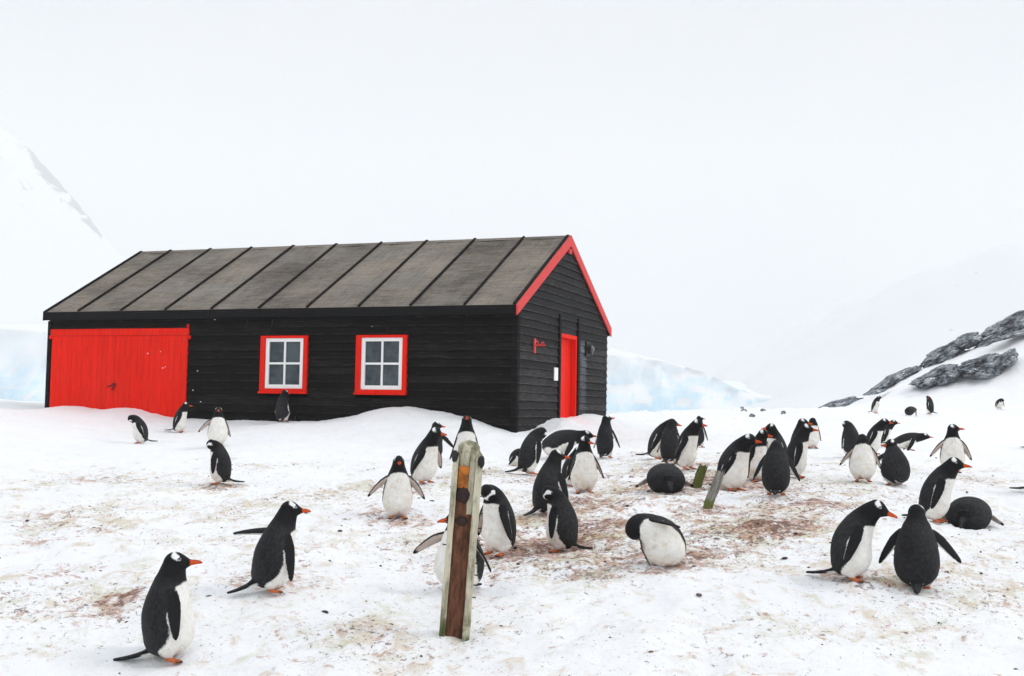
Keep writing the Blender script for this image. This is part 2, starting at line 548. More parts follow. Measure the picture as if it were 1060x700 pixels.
def ground_eye(x, y):
    """snow surface without the small-scale roughness, relative to the eye"""
    z = base_ground(x, y)
    lx, ly = world_to_hut(x, y)
    # bank along the long wall, bank along the gable wall
    df = np.maximum(OB - ly, 0.0)
    dg = np.maximum(lx + OA, 0.0)
    inside = np.maximum(ly - OB, 0.0)
    wf = np.exp(-(df / 1.15) ** 2) * np.exp(-(np.maximum(lx, 0) / 0.5) ** 2) * np.exp(-(inside / 1.5) ** 2)
    wg = np.exp(-(dg / 0.85) ** 2) * np.exp(-(np.maximum(-lx - OA, 0) / 0.5) ** 2) * sstep(-0.8, 0.1, ly)
    return z + (np.interp(lx, _fx, _fd) * wf + np.interp(ly, _gy, _gd) * wg) / np.maximum(wf + wg, 1.0)


NESTS = [(290, 605, .5), (395, 536, .5), (420, 540, .5), (545, 566, .7), (575, 560, .55), (600, 520, .6), (690, 582, .55), (700, 580, .5), (660, 470, .5), (780, 505, .7), (800, 513, .6), (690, 505, .5), (735, 500, .6), (510, 560, .5),
         (460, 590, .45), (600, 545, .6), (640, 525, .6), (720, 525, .6), (800, 548, .5), (850, 525, .5), (480, 605, .5), (740, 480, .6), (225, 505, .35), (60, 590, .35), (45, 560, .3), (120, 625, .3), (105, 548, .22), (880, 600, .3), (990, 488, .3), (893, 497, .3), (610, 495, .6), (560, 500, .5)]


def hit_ground(u, v, fn=None):
    r = ray(u, v)
    fn = fn or ground_eye
    ys = np.concatenate([np.arange(4, 30, 0.02), np.arange(30, 75, 0.05)])
    dz = r[2] * ys - fn(r[0] * ys, ys)
    k = np.argmax(dz < 0)
    if dz[k] >= 0:
        k = len(ys) - 1
    y = ys[k]
    return np.array([r[0] * y, y, float(fn(np.array([r[0] * y]), np.array([y]))[0])])


def dirt_density(x, y):
    d = np.exp(-((x - 1.6 - (y - 12) * 0.10) / (2.6 + 0.10 * y)) ** 2) * sstep(7.0, 9.6, y) * (1 - sstep(15.5, 22, y))
    d2 = 0.55 * np.exp(-((x + 2.5) / 4.2) ** 2) * sstep(6.0, 8.5, y) * (1 - sstep(14, 21, y))
    d3 = 0.30 * np.exp(-((x - 6) / 4) ** 2) * sstep(7.5, 9.5, y) * (1 - sstep(16, 26, y))
    d = np.maximum(np.maximum(d, d2), d3)
    d = np.maximum(d, 0.40 * np.exp(-((x - 2) / 4) ** 2) * sstep(5.0, 7.4, y) * (1 - sstep(14, 18, y)))
    d = np.maximum(d, 0.66 * sstep(6.2, 8.5, y) * (1 - sstep(15, 23, y)) * np.exp(-(np.maximum(np.abs(x - 0.5) - 5.5, 0) / 3.5) ** 2))
    d = d * (0.85 + 0.6 * fbm(x * 0.6, y * 0.6, 3, 3))
    return np.clip(d, 0, 1)


def rough(x, y):
    amp = np.interp(y, [0, 7, 18, 26, 40, 140], [1.0, 1.0, 0.8, 0.5, 1.6, 4.0])
    lx, ly = world_to_hut(x, y)
    near_hut = np.exp(-(np.maximum(np.maximum(lx - 1.0, -12.6 - lx), 0)) ** 2) * np.exp(-((ly - 0.0) / 1.0) ** 2)
    n = 0.055 * fbm(x * 0.8, y * 0.8, 5, 2) + 0.036 * fbm(x * 2.6, y * 2.9, 9, 4, 0.6) + 0.020 * np.abs(fbm(x * 7, y * 9, 15, 3, .6))
    return n * amp * (1 - 0.15 * near_hut)


def full_ground(x, y):
    return ground_eye(x, y) + rough(x, y)


def grow(a, b, s, g):
    out, d = [], s
    while a < b:
        a += d
        d *= g
        out.append(a)
    return out


def build_ground():
    xs = np.arange(-8, 10, 0.055)
    xs = np.concatenate([[-v for v in grow(8, 62, 0.07, 1.035)][::-1], xs, grow(10, 62, 0.07, 1.03)])
    ys = np.concatenate([np.arange(-6, 5.6, 0.3), np.arange(5.6, 15, 0.042), np.arange(15, 28, 0.07), grow(28, 62, 0.10, 1.012), grow(62.5, 140, 0.8, 1.06)])
    X, Y = np.meshgrid(xs, ys)
    Z = full_ground(X, Y) + CZ
    nx, ny = len(xs), len(ys)
    v = np.stack([X.ravel(), Y.ravel(), Z.ravel()], 1)
    i = np.arange(nx * ny).reshape(ny, nx)
    f = np.stack([i[:-1, :-1].ravel(), i[:-1, 1:].ravel(), i[1:, 1:].ravel(), i[1:, :-1].ravel()], 1)
    dirt = dirt_density(X, Y).ravel()
    nest = np.zeros(nx * ny)
    for u, vv, s in NESTS:
        p = hit_ground(u, vv)
        s = s * 0.8
        nest = np.maximum(nest, np.exp(-(((X - p[0]) / s) ** 2 + ((Y - p[1]) / (s * 1.1)) ** 2)).ravel())
    me = bpy.data.meshes.new('snow_ground')
    me.vertices.add(len(v))
    me.vertices.foreach_set('co', v.astype(np.float32).ravel())
    me.loops.add(f.size)
    me.loops.foreach_set('vertex_index', f.astype(np.int32).ravel())
    me.polygons.add(len(f))
    me.polygons.foreach_set('loop_start', np.arange(0, f.size, 4, dtype=np.int32))
    me.polygons.foreach_set('use_smooth', np.ones(len(f), dtype=bool))
    for k, a in (('dirt', dirt), ('nest', nest)):
        at = me.attributes.new(k, 'FLOAT', 'POINT')
        at.data.foreach_set('value', a.astype(np.float32))
    me.update(calc_edges=True)
    me.validate()
    me.materials.append(M_SNOW)
    o = link(bpy.data.objects.new('snow_ground', me))
    o['kind'] = 'structure'
    return o


build_ground()


def on_ground(u, v):
    p = hit_ground(u, v, full_ground)
    return Vector((p[0], p[1], p[2] + CZ))


def gz(x, y):
    return float(full_ground(np.array([x]), np.array([y]))[0]) + CZ


# ---------------------------------------------------------------- hut
def build_hut():
    root = empty('wooden_hut', (HX, HY, CZ + HZ - HB), -YAW)
    tag(root, 'black weatherboarded wooden hut with bright red doors and grey battened felt roof', 'hut')
    E = HB                                              # eave height in local z
    wins = [(-5.857, -4.711), (-3.562, -2.398)]
    WT, WB = E - 0.576, E - 1.80
    D1, D2, DT = -11.47, -7.733, E - 0.392
    G1, G2, GT = 2.771, 3.987, E - 0.372
    slope = HR / (HW / 2)
    und = 0.075                                         # roof thickness at the walls
    course = 0.165

    def boards(kind):
        mb = MB()
        z = -0.5
        while z < E + HR:
            z1 = z + course
            segs = []
            if kind == 'front':
                if z > E - 0.09:
                    break
                z1 = min(z1, E - 0.05)
                lo, hi = -(HL - OA), -OA
                holes = [(a, b) for a, b in wins if z1 > WB and z < WT]
                if z < DT:
                    holes.append((lo + 0.05, D2))
                cur = lo
                for a, b in sorted(holes):
                    segs.append((cur, a))
                    cur = b
                segs.append((cur, hi))
                for a, b in segs:
                    if b - a < 0.01:
                        continue
                    # boards butt end to end
                    cuts = [a] + sorted(c for c in [random.uniform(-11, -0.5) for _ in range(3)] if a + .3 < c < b - .3) + [b]
                    for c0, c1 in zip(cuts, cuts[1:]):
                        j = random.uniform(-.003, .003)
                        y0, y1 = OB - 0.036 + j, OB - 0.002 + j
                        mb.add([(c0 + .002, y0, z), (c1 - .002, y0, z), (c1 - .002, y1, z1 + .004), (c0 + .002, y1, z1 + .004), (c0 + .002, OB + .02, z), (c1 - .002, OB + .02, z)], [(0, 1, 2, 3), (4, 5, 1, 0)])
            else:
                def lim(zz):
                    t = max(0.0, (zz - (E - und)) / slope)
                    return max(OB, t + .0), min(HW - OB, HW - t)
                l0, h0 = lim(z)
                l1, h1 = lim(z1)
                if h0 - l0 < 0.05:
                    break
                if h1 <= l1:
                    l1 = h1 = HW / 2
                parts = [((l0, l1), (h0, h1))]
                if z < GT and z1 > -1:
                    parts = [((l0, l1), (G1 - .12, G1 - .12)), ((G2 + .12, G2 + .12), (h0, h1))]
                for (a0, a1), (b0, b1) in parts:
                    j = random.uniform(-.003, .003)
                    x0, x1 = -OA + 0.036 + j, -OA + 0.002 + j
                    mb.add([(x0, a0, z), (x0, b0, z), (x1, b1, z1 + .004), (x1, a1, z1 + .004), (-OA - .02, a0, z), (-OA - .02, b0, z)], [(0, 1, 2, 3), (4, 5, 1, 0)])
            z = z1 if kind == 'front' and z1 < z + course else z + course
        return mb
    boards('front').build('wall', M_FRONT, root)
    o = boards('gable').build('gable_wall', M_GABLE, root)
    o['label'] = 'grey-black gable wall of boards'
    # the two walls away from the camera, the floor
    mb = MB()
    mb.box(-(HL - OA), -OA, HW - OB, HW - OB + 0.06, -0.5, E - 0.05)
    mb.build('wall', M_FRONT, root)
    mb = MB()
    x = -(HL - OA)
    mb.prism([(x, OB, -0.5), (x, HW - OB, -0.5), (x, HW - OB, E - .06), (x, HW / 2, E + HR - .11), (x, OB, E - .06)], (0.05, 0, 0))
    mb.build('gable_wall', M_FRONT, root)
    mb = MB()
    mb.box(-HL + .1, -.1, OB + .05, HW - OB - .05, -0.25, -0.2)
    mb.build('floor', M_INNER, root)
    # corner boards
    mb = MB()
    mb.box(-OA - 0.09, -OA + .040, OB - .046, OB - .010, -.5, E - .2)
    mb.box(-OA + .008, -OA + .044, OB - .008, OB + .09, -.5, E - .13)
    mb.build('corner_board', M_FRONT, root)
    mb = MB()
    mb.box(-(HL - OA) - .03, -(HL - OA) + .06, OB - .045, OB + .06, -.5, E - .2)
    mb.build('corner_board', M_BLACK, root)
    # roof: two slabs of felt strips, lapped
    L0, L1 = -HL, 0.0
    nrm = Vector((0, -HR, HW / 2)).normalized()
    edges = [L0, L0 + 0.94] + [L0 + 0.94 + (HL - 0.94 - 1.10) * i / 8 for i in range(1, 9)] + [L1]
    for side in (0, 1):
        mb = MB()
        for a, b in zip(edges, edges[1:]):
            n = 14
            for k in range(1):
                ya, yb = (0.0, HW / 2) if side == 0 else (HW, HW / 2)
                nn = nrm if side == 0 else Vector((0, -nrm.y, nrm.z))
                dz = random.uniform(-.004, .004)
                vs, fs = [], []
                for i in range(n + 1):
                    t = i / n
                    for q in range(5):
                        xx = a + (b - a) * q / 4
                        sag = 0.018 * math.sin(3.1 * t * 3 + q + a * 5) * (0 < i < n) * (0 < q < 4) + 0.010 * random.uniform(-1, 1) * (0 < i < n) * (0 < q < 4)
                        vs.append(Vector((xx, ya + (yb - ya) * t, E + HR * t)) + nn * (sag + dz * (0 < i < n)))
                fs = [(i * 5 + q, i * 5 + q + 1, i * 5 + q + 6, i * 5 + q + 5) for i in range(n) for q in range(4)]
                mb.add(vs, fs)
        # underside
        y0, y1 = (0.0, HW / 2) if side == 0 else (HW, HW / 2)
        mb.add([(L0, y0, E - .05), (L1, y0, E - .05), (L1, y1, E + HR - .05), (L0, y1, E + HR - .05)], [(0, 1, 2, 3)])
        for xx in (L0, L1):
            mb.add([(xx, y0, E - .05), (xx, y1, E + HR - .05), (xx, y1, E + HR), (xx, y0, E)], [(0, 1, 2, 3)])
        rf = mb.build('roof', M_FELT, root)
        for a in edges[1:-1]:
            bt = MB()
            nn = nrm if side == 0 else Vector((0, -nrm.y, nrm.z))
            wob = random.uniform(-.012, .012)
            p0 = Vector((a + wob, y0 + (0.01 if side == 0 else -0.01), E)) + nn * .004
            p1 = Vector((a - wob, y1, E + HR)) + nn * .004
            w = 0.024
            bt.prism([p0 + Vector((-w, 0, 0)), p0 + Vector((w, 0, 0)), p0 + Vector((w * .8, 0, 0)) + nn * .042, p0 + Vector((-w * .8, 0, 0)) + nn * .042], p1 - p0)
            bt.build('batten', M_BATTEN, rf)
        # edge strips
        for xx, mt in ((L0 + .02, M_BLACK), (L1 - .05, M_BATTEN)):
            bt = MB()
            nn = nrm if side == 0 else Vector((0, -nrm.y, nrm.z))
            p0 = Vector((xx, y0, E)) + nn * .003
            p1 = Vector((xx, y1, E + HR)) + nn * .003
            bt.prism([p0 + Vector((-.03, 0, 0)), p0 + Vector((.03, 0, 0)), p0 + Vector((.026, 0, 0)) + nn * .035, p0 + Vector((-.026, 0, 0)) + nn * .035], p1 - p0)
            bt.build('edge_strip', mt, rf)
    cap = MB()
    cap.prism([(L0 - .01, HW / 2 - .12, E + HR - .055), (L0 - .01, HW / 2, E + HR + .018), (L0 - .01, HW / 2 + .12, E + HR - .055), (L0 - .01, HW / 2, E + HR - .03)], (HL + .01, 0, 0))
    cap.build('ridge_cap', M_FELT, root)
    # fascia and dark frieze board under it
    mb = MB()
    mb.prism([(L0 - .02, -.035, E - HF), (L0 - .02, -.004, E - HF), (L0 - .02, -.004, E - .01), (L0 - .02, -.035, E - .005)], (HL + .015, 0, 0))
    mb.build('fascia', M_BLACK, root, 0.004)
    mb = MB()
    mb.box(L0, L1 - .01, HW + .004, HW + .035, E - HF, E - .01)
    mb.build('fascia', M_BLACK, root, 0.004)
    mb = MB()
    mb.box(L0 + .05, L1 - .08, .0, OB - .03, E - HF + .03, E - HF + .05)
    mb.build('soffit', M_BLACK, root)
    # red barge boards on the gable
    bw = 0.215
    ln = math.hypot(HR, HW / 2)
    cosr, sinr = (HW / 2) / ln, HR / ln
    for s in (0, 1):
        mb = MB()
        def P(y, z):
            return (0.004, y if s == 0 else HW - y, z)
        vb = bw / cosr
        mb.prism([P(-.04, E - .04 * slope - vb + .06), P(-.04, E - .04 * slope + .02), P(HW / 2 - .001, E + HR + .02), P(HW / 2 - .001, E + HR + .02 - vb)], (0.034, 0, 0))
        mb.build('barge_board', M_PINK, root, 0.004)
    mb = MB()
    mb.box(-OA + .03, .03, HW / 2 - .10, HW / 2 + .10, E + HR - .40, E + HR - .29)
    mb.build('ridge_beam_end', M_PINK, root, 0.01)
    for s in (0, 1):
        mb = MB()
        def Q(y, z):
            return (L0 - .03, y if s == 0 else HW - y, z)
        mb.prism([Q(-.03, E - .2), Q(-.03, E + .01), Q(HW / 2, E + HR + .01), Q(HW / 2, E + HR - .2)], (0.028, 0, 0))
        mb.build('barge_board', M_BLACK, root)
    # big red double door in the long wall
    mid = (D1 + D2) / 2 - 0.12
    for a, b in ((D1, mid - .004), (mid + .004, D2)):
        mb = MB()
        n = 12
        for i in range(n):
            x0, x1 = a + (b - a) * i / n, a + (b - a) * (i + 1) / n
            j = random.uniform(-.003, .003)
            mb.box(x0 + .003, x1 - .003, OB - .05 + j, OB - .01, -.5, DT - .16)
        mb.box(a, b, OB - .042, OB - .008, -.5, DT - .16)
        lf = mb.build('door_leaf', M_RED, root)
    mb = MB()
    mb.box(D1 - .03, D2 + .03, OB - .066, OB - .012, DT - .155, DT)
    mb.build('door_rail', M_RED, root, 0.005)
    mb = MB()
    mb.box(mid - .05, mid + .05, OB - .064, OB - .052, -.5, DT - .16)
    mb.build('cover_strip', M_RED, root, 0.003)
    mb = MB()
    mb.tube((mid + .06, OB - .085, E - 1.66), (mid + .06, OB - .05, E - 1.66), .05, .05, 12)
    mb.tube((mid - .10, OB - .075, E - 1.70), (mid + .05, OB - .075, E - 1.66), .018, .018, 8)
    mb.tube((mid + .03, OB - .08, E - 1.78), (mid + .06, OB - .08, E - 1.70), .02, .02, 8)
    mb.build('door_latch', simple('rusty_red_iron', (0.18, 0.012, 0.01), 0.7, 0.2, .5, 30), root)
    for xx, zz, w in ((D1 - .07, DT - .18, .10), (D2 - .02, DT + .05, .05), (D2 + .03, DT - .2, .05)):
        mb = MB()
        mb.box(xx, xx + w, OB - .075, OB - .03, zz - .04, zz + .035)
        mb.build('hinge', M_RED, root, 0.006)
    # windows
    for a, b in wins:
        fr = MB()
        t = 0.115
        y0, y1 = OB - .075, OB + .09
        fr.box(a, a + t, y0, y1, WB, WT)
        fr.box(b - t * .85, b, y0, y1, WB, WT)
        fr.box(a + t, b - t * .85, y0, y1, WT - .05, WT)
        fr.box(a + t, b - t * .85, y0, y1, WB, WB + .10)
        w = fr.build('window', M_RED, root, 0.004)
        sl = MB()
        sl.box(a - .015, b + .015, y0 - .03, y0 - .002, WB - .005, WB + .035)
        sl.build('sill', M_RED, w, 0.004)
        A, B, Z0, Z1 = a + t + .003, b - t * .85 - .003, WB + .103, WT - .053
        sa = MB()
        s = 0.085
        ys0, ys1 = OB - .045, OB + .02
        sa.box(A, A + s, ys0, ys1, Z0, Z1)
        sa.box(B - s, B, ys0, ys1, Z0, Z1)
        sa.box(A + s, B - s, ys0, ys1, Z1 - .075, Z1)
        sa.box(A + s, B - s, ys0, ys1, Z0, Z0 + .085)
        m = (A + B) / 2
        mz = (Z0 + Z1) / 2
        sa.box(m - .022, m + .022, ys0 + .012, ys1, Z0 + .085, Z1 - .075)
        sa.box(A + s, m - .022, ys0 + .014, ys1, mz - .022, mz + .022)
        sa.box(m + .022, B - s, ys0 + .014, ys1, mz - .022, mz + .022)
        sa.build('sash', M_WHITE, w, 0.004)
        gl = MB()
        gl.box(A + s - .01, B - s + .01, OB - .008, OB - .002, Z0 + .08, Z1 - .07)
        gl.build('pane', M_GLASS, w)
    # gable door in a reveal
    xg = -OA
    dr = MB()
    n = 7
    for i in range(n):
        y0, y1 = G1 + .08 + (G2 - G1 - .16) * i / n, G1 + .08 + (G2 - G1 - .16) * (i + 1) / n
        dr.box(xg - .14, xg - .10 + random.uniform(-.003, .003), y0 + .003, y1 - .003, -.5, GT - .09)
    door = dr.build('side_door', M_RED, root)
    mb = MB()
    mb.tube((xg - .10, G1 + .2, E - 1.35), (xg - .04, G1 + .2, E - 1.35), .018)
    mb.tube((xg - .045, G1 + .2, E - 1.35), (xg - .045, G1 + .32, E - 1.35), .014)
    mb.build('handle', M_IRON, door)
    mb = MB()
    mb.box(xg - .16, xg + .03, G1, G1 + .075, -.5, GT)
    mb.box(xg - .16, xg + .03, G2 - .075, G2, -.5, GT)
    mb.box(xg - .16, xg + .035, G1 + .075, G2 - .075, GT - .085, GT)
    mb.build('door_frame', M_RED, root, 0.004)
    for yy, zt in ((G1 - .115, GT + .40), (G2 + .005, GT + .40)):
        mb = MB()
        mb.box(xg - .02, xg + .062, yy, yy + .11, -.5, zt)
        mb.build('cover_board', M_BLACK, root, 0.004)
    mb = MB()
    mb.box(xg - .04, xg + .012, G1 - .12, G2 + .12, GT + .004, GT + .17)
    mb.build('lintel', M_GABLE, root)
    # bulkhead lamp
    lp = MB()
    ly, lz = 4.75, E - .62
    lp.box(xg + .03, xg + .07, ly - .16, ly + .16, lz - .17, lz + .17)
    lp.tube((xg + .07, ly, lz), (xg + .16, ly, lz), .12, .10, 14)
    l = lp.build('wall_lamp', M_IRON, root, 0.006)
    mb = MB()
    mb.tube((xg + .16, ly, lz), (xg + .20, ly, lz), .085, .05, 14)
    mb.build('lamp_glass', simple('lamp_glass', (.10, .10, .10), .2, .5), l)
    mb = MB()
    mb.box(xg + .03, xg + .05, ly + .36, ly + .42, lz - .12, lz + .12)
    mb.build('switch_plate', simple('grey_plate', (.12, .12, .12)), root, .004)
    # red bracket with a chain, white notice
    mb = MB()
    by, bz = 1.08, E - .72
    mb.box(xg + .03, xg + .06, by - .045, by + .045, bz - .18, bz + .12)
    mb.tube((xg + .06, by, bz - .02), (xg + .26, by + .05, bz - .02), .02)
    bk = mb.build('bracket', M_PINK, root, .004)
    mb = MB()
    pts = [(xg + .05, by + .03 + k * .075, bz + .03 + .05 * math.sin(k * 1.3)) for k in range(8)]
    for p, q in zip(pts, pts[1:]):
        mb.tube(p, q, .012, .012, 6)
    mb.build('chain', M_PINK, bk)
    mb = MB()
    mb.box(xg + .03, xg + .05, 2.36, 2.60, E - 1.42, E - 1.14)
    mb.build('notice_plate', M_WHITE, root, .004)
    return root


build_hut()


# ---------------------------------------------------------------- penguins
C_BACK = np.array([0.0125, 0.0125, 0.0135])
C_BACK2 = np.array([0.028, 0.028, 0.030])
C_HEAD = np.array([0.0075, 0.0075, 0.008])
C_WHITE = np.array([0.84, 0.825, 0.78])
C_PATCH = np.array([0.88, 0.88, 0.87])
C_BEAK = np.array([0.62, 0.085, 0.020])
C_FOOT = np.array([0.55, 0.150, 0.055])
C_UNDER = np.array([0.56, 0.46, 0.40])
C_STAIN = np.array([0.30, 0.115, 0.055])
C_CREAM = np.array([0.72, 0.56, 0.36])


def rot_axis(v, axis, ang):
    axis = axis / np.linalg.norm(axis)
    c, s = math.cos(ang), math.sin(ang)
    return v * c + np.cross(axis, v) * s + axis * np.dot(axis, v) * (1 - c)


class Src:
    def __init__(self):
        self.v, self.f, self.c, self.n = [], [], [], 0

    def loft(self, rings, cols):
        """rings (n,m,3) closed around, capped at both ends"""
        n, m = rings.shape[:2]
        b = self.n
        self.v.append(rings.reshape(-1, 3))
        self.c.append(cols.reshape(-1, 3))
        i = np.arange(n * m).reshape(n, m) + b
        j = np.roll(i, -1, axis=1)
        q = np.stack([i[:-1].ravel(), j[:-1].ravel(), j[1:].ravel(), i[1:].ravel()], 1)
        self.f += q.tolist()
        self.n += n * m
        for ring, rev in ((0, True), (n - 1, False)):
            self.v.append(rings[ring].mean(0)[None])
            self.c.append(cols[ring].mean(0)[None])
            cc = self.n
            self.n += 1
            for k in range(m):
                a, d = int(i[ring, k]), int(j[ring, k])
                self.f.append([d, a, cc] if rev else [a, d, cc])


def penguin_mesh(P, voxel, seed):
    g = P.get
    rs = np.random.RandomState(seed)
    lean, tf = RAD(g('lean', 4)), RAD(g('tf', 8))
    nl, nf, ns, nt = g('nl', 1.0), RAD(g('nf', 0)), RAD(g('ns', 0)), RAD(g('nt', 0))
    fat = g('fat', 1.0)
    side = RAD(g('side', 0))
    zb = g('zb', 0.035)
    # ---- spine frames
    T = np.array([math.sin(lean), 0, math.cos(lean)])
    N = np.array([math.cos(lean), 0, -math.sin(lean)])
    B = np.array([0, 1.0, 0])
    if side:
        ax = np.array([1.0, 0, 0])
        T, N, B = (rot_axis(q, ax, -side) for q in (T, N, B))
    pos = np.array([g('ox', -0.02), 0.0, zb])
    Lt, Ln = 0.465, 0.14
    steps_t, steps_n = 62, 34
    S, O, TT, NN, BB = [], [], [], [], []

    def rec(s):
        S.append(s); O.append(pos.copy()); TT.append(T.copy()); NN.append(N.copy()); BB.append(B.copy())
    rec(0.035)
    for k in range(steps_t):
        s = (k + 1) / steps_t
        pos = pos + T * Lt / steps_t
        if s > 0.3:
            a = tf / (0.7 * steps_t)
            T, N = T * math.cos(a) + N * math.sin(a), N * math.cos(a) - T * math.sin(a)
            a = RAD(g('ts', 0)) / (0.7 * steps_t)
            T, B = T * math.cos(a) + B * math.sin(a), B * math.cos(a) - T * math.sin(a)
        rec(0.035 + Lt * s)
    for k in range(steps_n):
        s = (k + 1) / steps_n
        pos = pos + T * Ln * nl / steps_n
        a = nf / steps_n
        T, N = T * math.cos(a) + N * math.sin(a), N * math.cos(a) - T * math.sin(a)
        a = ns / steps_n
        T, B = T * math.cos(a) + B * math.sin(a), B * math.cos(a) - T * math.sin(a)
        a = nt / steps_n
        N, B = N * math.cos(a) + B * math.sin(a), B * math.cos(a) - N * math.sin(a)
        rec(0.5 + Ln * s)
    S, O, TT, NN, BB = map(np.array, (S, O, TT, NN, BB))
    prof = np.array([(0.033, .020, .020), (0.037, .055, .055), (0.06, .108, .104), (0.12, .150, .140), (0.20, .168, .154), (0.28, .163, .150), (0.36, .146, .134), (0.44, .121, .114), (0.50, .098, .097), (0.55, .080, .084), (0.60, .068, .075), (0.64, .060, .067)])

    def sm(xq, col):
        y = np.interp(xq, prof[:, 0], prof[:, col])
        return y
    ra, rb = sm(S, 1), sm(S, 2)
    ker = np.array([1, 2, 3, 2, 1]) / 9.0
    for _ in range(3):
        ra = np.concatenate([ra[:2], np.convolve(ra, ker, 'valid'), ra[-2:]])
        rb = np.concatenate([rb[:2], np.convolve(rb, ker, 'valid'), rb[-2:]])
    body = np.clip((0.5 - S) / 0.2, 0, 1)
    ra, rb = ra * (1 + (fat - 1) * body), rb * (1 + (fat - 1) * body)
    rb = rb * g('flat', 1.0)
    nk = 1 + (g('nfat', 1.0) - 1) * np.clip((S - 0.42) / 0.1, 0, 1)
    ra, rb = ra * nk, rb * nk
    m = 112
    th = np.linspace(0, 2 * np.pi, m, endpoint=False)
    off = (0.016 * np.exp(-((S - 0.18) / 0.1) ** 2))[:, None]
    ct, st = np.cos(th), np.sin(th)
    bel = rb[:, None] * ct[None] + off * (ct[None] > -2)
    rings = O[:, None] + NN[:, None] * bel[..., None] + BB[:, None] * (ra[:, None] * st[None])[..., None]
    # ---- plumage of the trunk
    a = np.degrees(np.abs(np.arctan2(st, ct)))[None].repeat(len(S), 0)
    Sg = S[:, None].repeat(m, 1)
    wob = 1.6 * np.sin(Sg * 33 + seed) + 1.0 * np.sin(Sg * 97 + seed * 2) + rs.randn(len(S), m) * 0.5
    lim = np.interp(S, [0.03, 0.08, 0.14, 0.22, 0.34, 0.44, 0.5], [112, 106, 88, 78, 74, 68, 58])[:, None]
    if g('lying'):
        lim = np.minimum(lim, np.interp(S, [0.03, 0.12, 0.2, 0.4], [-20, -10, 25, 70])[:, None])
    white = np.clip((lim - a + wob) / 5.0 + 0.5, 0, 1)
    throat = 0.512 - 0.045 * (a / 70.0) ** 2 + rs.randn(len(S), m) * 0.002
    white = white * np.clip((throat - Sg) / 0.010 + 0.5, 0, 1)
    back = C_BACK + (C_BACK2 - C_BACK) * np.clip(0.35 + 0.3 * np.sin(Sg * 9 + th[None] * 2 + seed) + rs.rand(len(S), m) * 0.5, 0, 1)[..., None]
    back = back + (C_HEAD - back) * np.clip((Sg - 0.46) / 0.08, 0, 1)[..., None]
    wh = C_WHITE + np.zeros((len(S), m, 3))
    cr = g('cream', 0.10)
    wh = wh + (C_CREAM - wh) * (cr * np.clip(0.5 + 0.5 * np.sin(Sg * 17 + th[None] * 2 + seed), 0, 1) * np.clip((0.45 - Sg) / 0.3, 0, 1))[..., None]
    stn = g('stain', 0.35 + 0.3 * rs.rand())
    wh = wh + (C_STAIN - wh) * (np.clip(stn * np.clip((0.075 + 0.03 * np.sin(th[None] * 5 + seed) - Sg) / 0.05, 0, 1) * 1.2, 0, 0.9))[..., None]
    dn = fbm(th[None] * 1.9 + seed + 0 * Sg, Sg * 14 + seed * 1.7, 3, 4, .6)
    wh = wh + (C_CREAM * .8 - wh) * (np.clip(dn - 0.05, 0, 1) * (0.25 + cr))[..., None]
    spl = np.clip((fbm(th[None] * 5 + seed + 0 * Sg, Sg * 42, 8, 3, .6) - .42) / .2, 0, 1) * np.clip((.16 - Sg) / .12, 0, 1) * (0.3 + .6 * stn)
    wh = wh + (C_STAIN * .8 - wh) * spl[..., None]
    bn = np.clip(fbm(th[None] * 6 + seed + 0 * Sg, Sg * 30 + seed, 5, 4, .65), -1, 1)
    back = back * (1 + 0.45 * bn)[..., None]
    cols = back + (wh - back) * white[..., None]
    src = Src()
    src.loft(rings, cols)
    # ---- head
    hp = g('hp', None)
    Tn, Nn, Bn = TT[-1], NN[-1], BB[-1]
    if hp is None:
        el = math.asin(max(-1, min(1, Nn[2])))
        hp = -math.degrees(el) + g('up', 0)
    hp = RAD(hp)
    Fh = Nn * math.cos(hp) + Tn * math.sin(hp)
    Uh = Tn * math.cos(hp) - Nn * math.sin(hp)
    hc = O[-1] + Fh * 0.012
    hx = np.array([-.082, -.080, -.070, -.05, -.025, 0, .025, .045, .062, .076, .086, .092, .105, .125, .145, .155, .158])
    hy = np.array([.006, .020, .037, .053, .061, .063, .057, .045, .032, .0215, .0165, .0145, .013, .011, .0085, .006, .003])
    hz = np.array([.006, .020, .039, .056, .065, .065, .058, .047, .035, .025, .020, .0180, .0165, .014, .0105, .0075, .004])
    dz = np.array([-.006, -.006, -.004, 0, .002, .003, .001, -.002, -.006, -.009, -.011, -.011, -.012, -.014, -.018, -.021, -.022])
    xx = np.concatenate([np.linspace(hx[0], .08, 44), np.linspace(.084, .158, 22)])
    mm = 64
    t2 = np.linspace(0, 2 * np.pi, mm, endpoint=False)
    Y, Z, D = np.interp(xx, hx, hy), np.interp(xx, hx, hz), np.interp(xx, hx, dz)
    up, lat = np.cos(t2), np.sin(t2)
    hr = hc + Fh * xx[:, None, None] + Uh * (Z[:, None] * up[None] + D[:, None])[..., None] + Bn * (Y[:, None] * lat[None])[..., None]
    X2 = xx[:, None].repeat(mm, 1)
    ang = np.degrees(np.abs(np.arctan2(lat, up)))[None].repeat(len(xx), 0)
    hcol = C_HEAD + np.zeros((len(xx), mm, 3))
    # white band over the crown widening to a wedge above each eye
    half = np.interp(ang, [0, 25, 45, 62, 74], [.007, .011, .024, .020, .0])
    cx = np.interp(ang, [0, 30, 70], [-.010, -.002, .012])
    pm = np.clip((half - np.abs(X2 - cx)) / 0.006 + 0.5, 0, 1) * (ang < 76)
    hcol = hcol + (C_PATCH - hcol) * pm[..., None]
    eye = np.sqrt((X2 - .026) ** 2 + ((ang - 66) * .0011) ** 2)
    hcol = np.where(((eye > .0075) & (eye < .0105))[..., None], C_PATCH * 0.6, hcol)
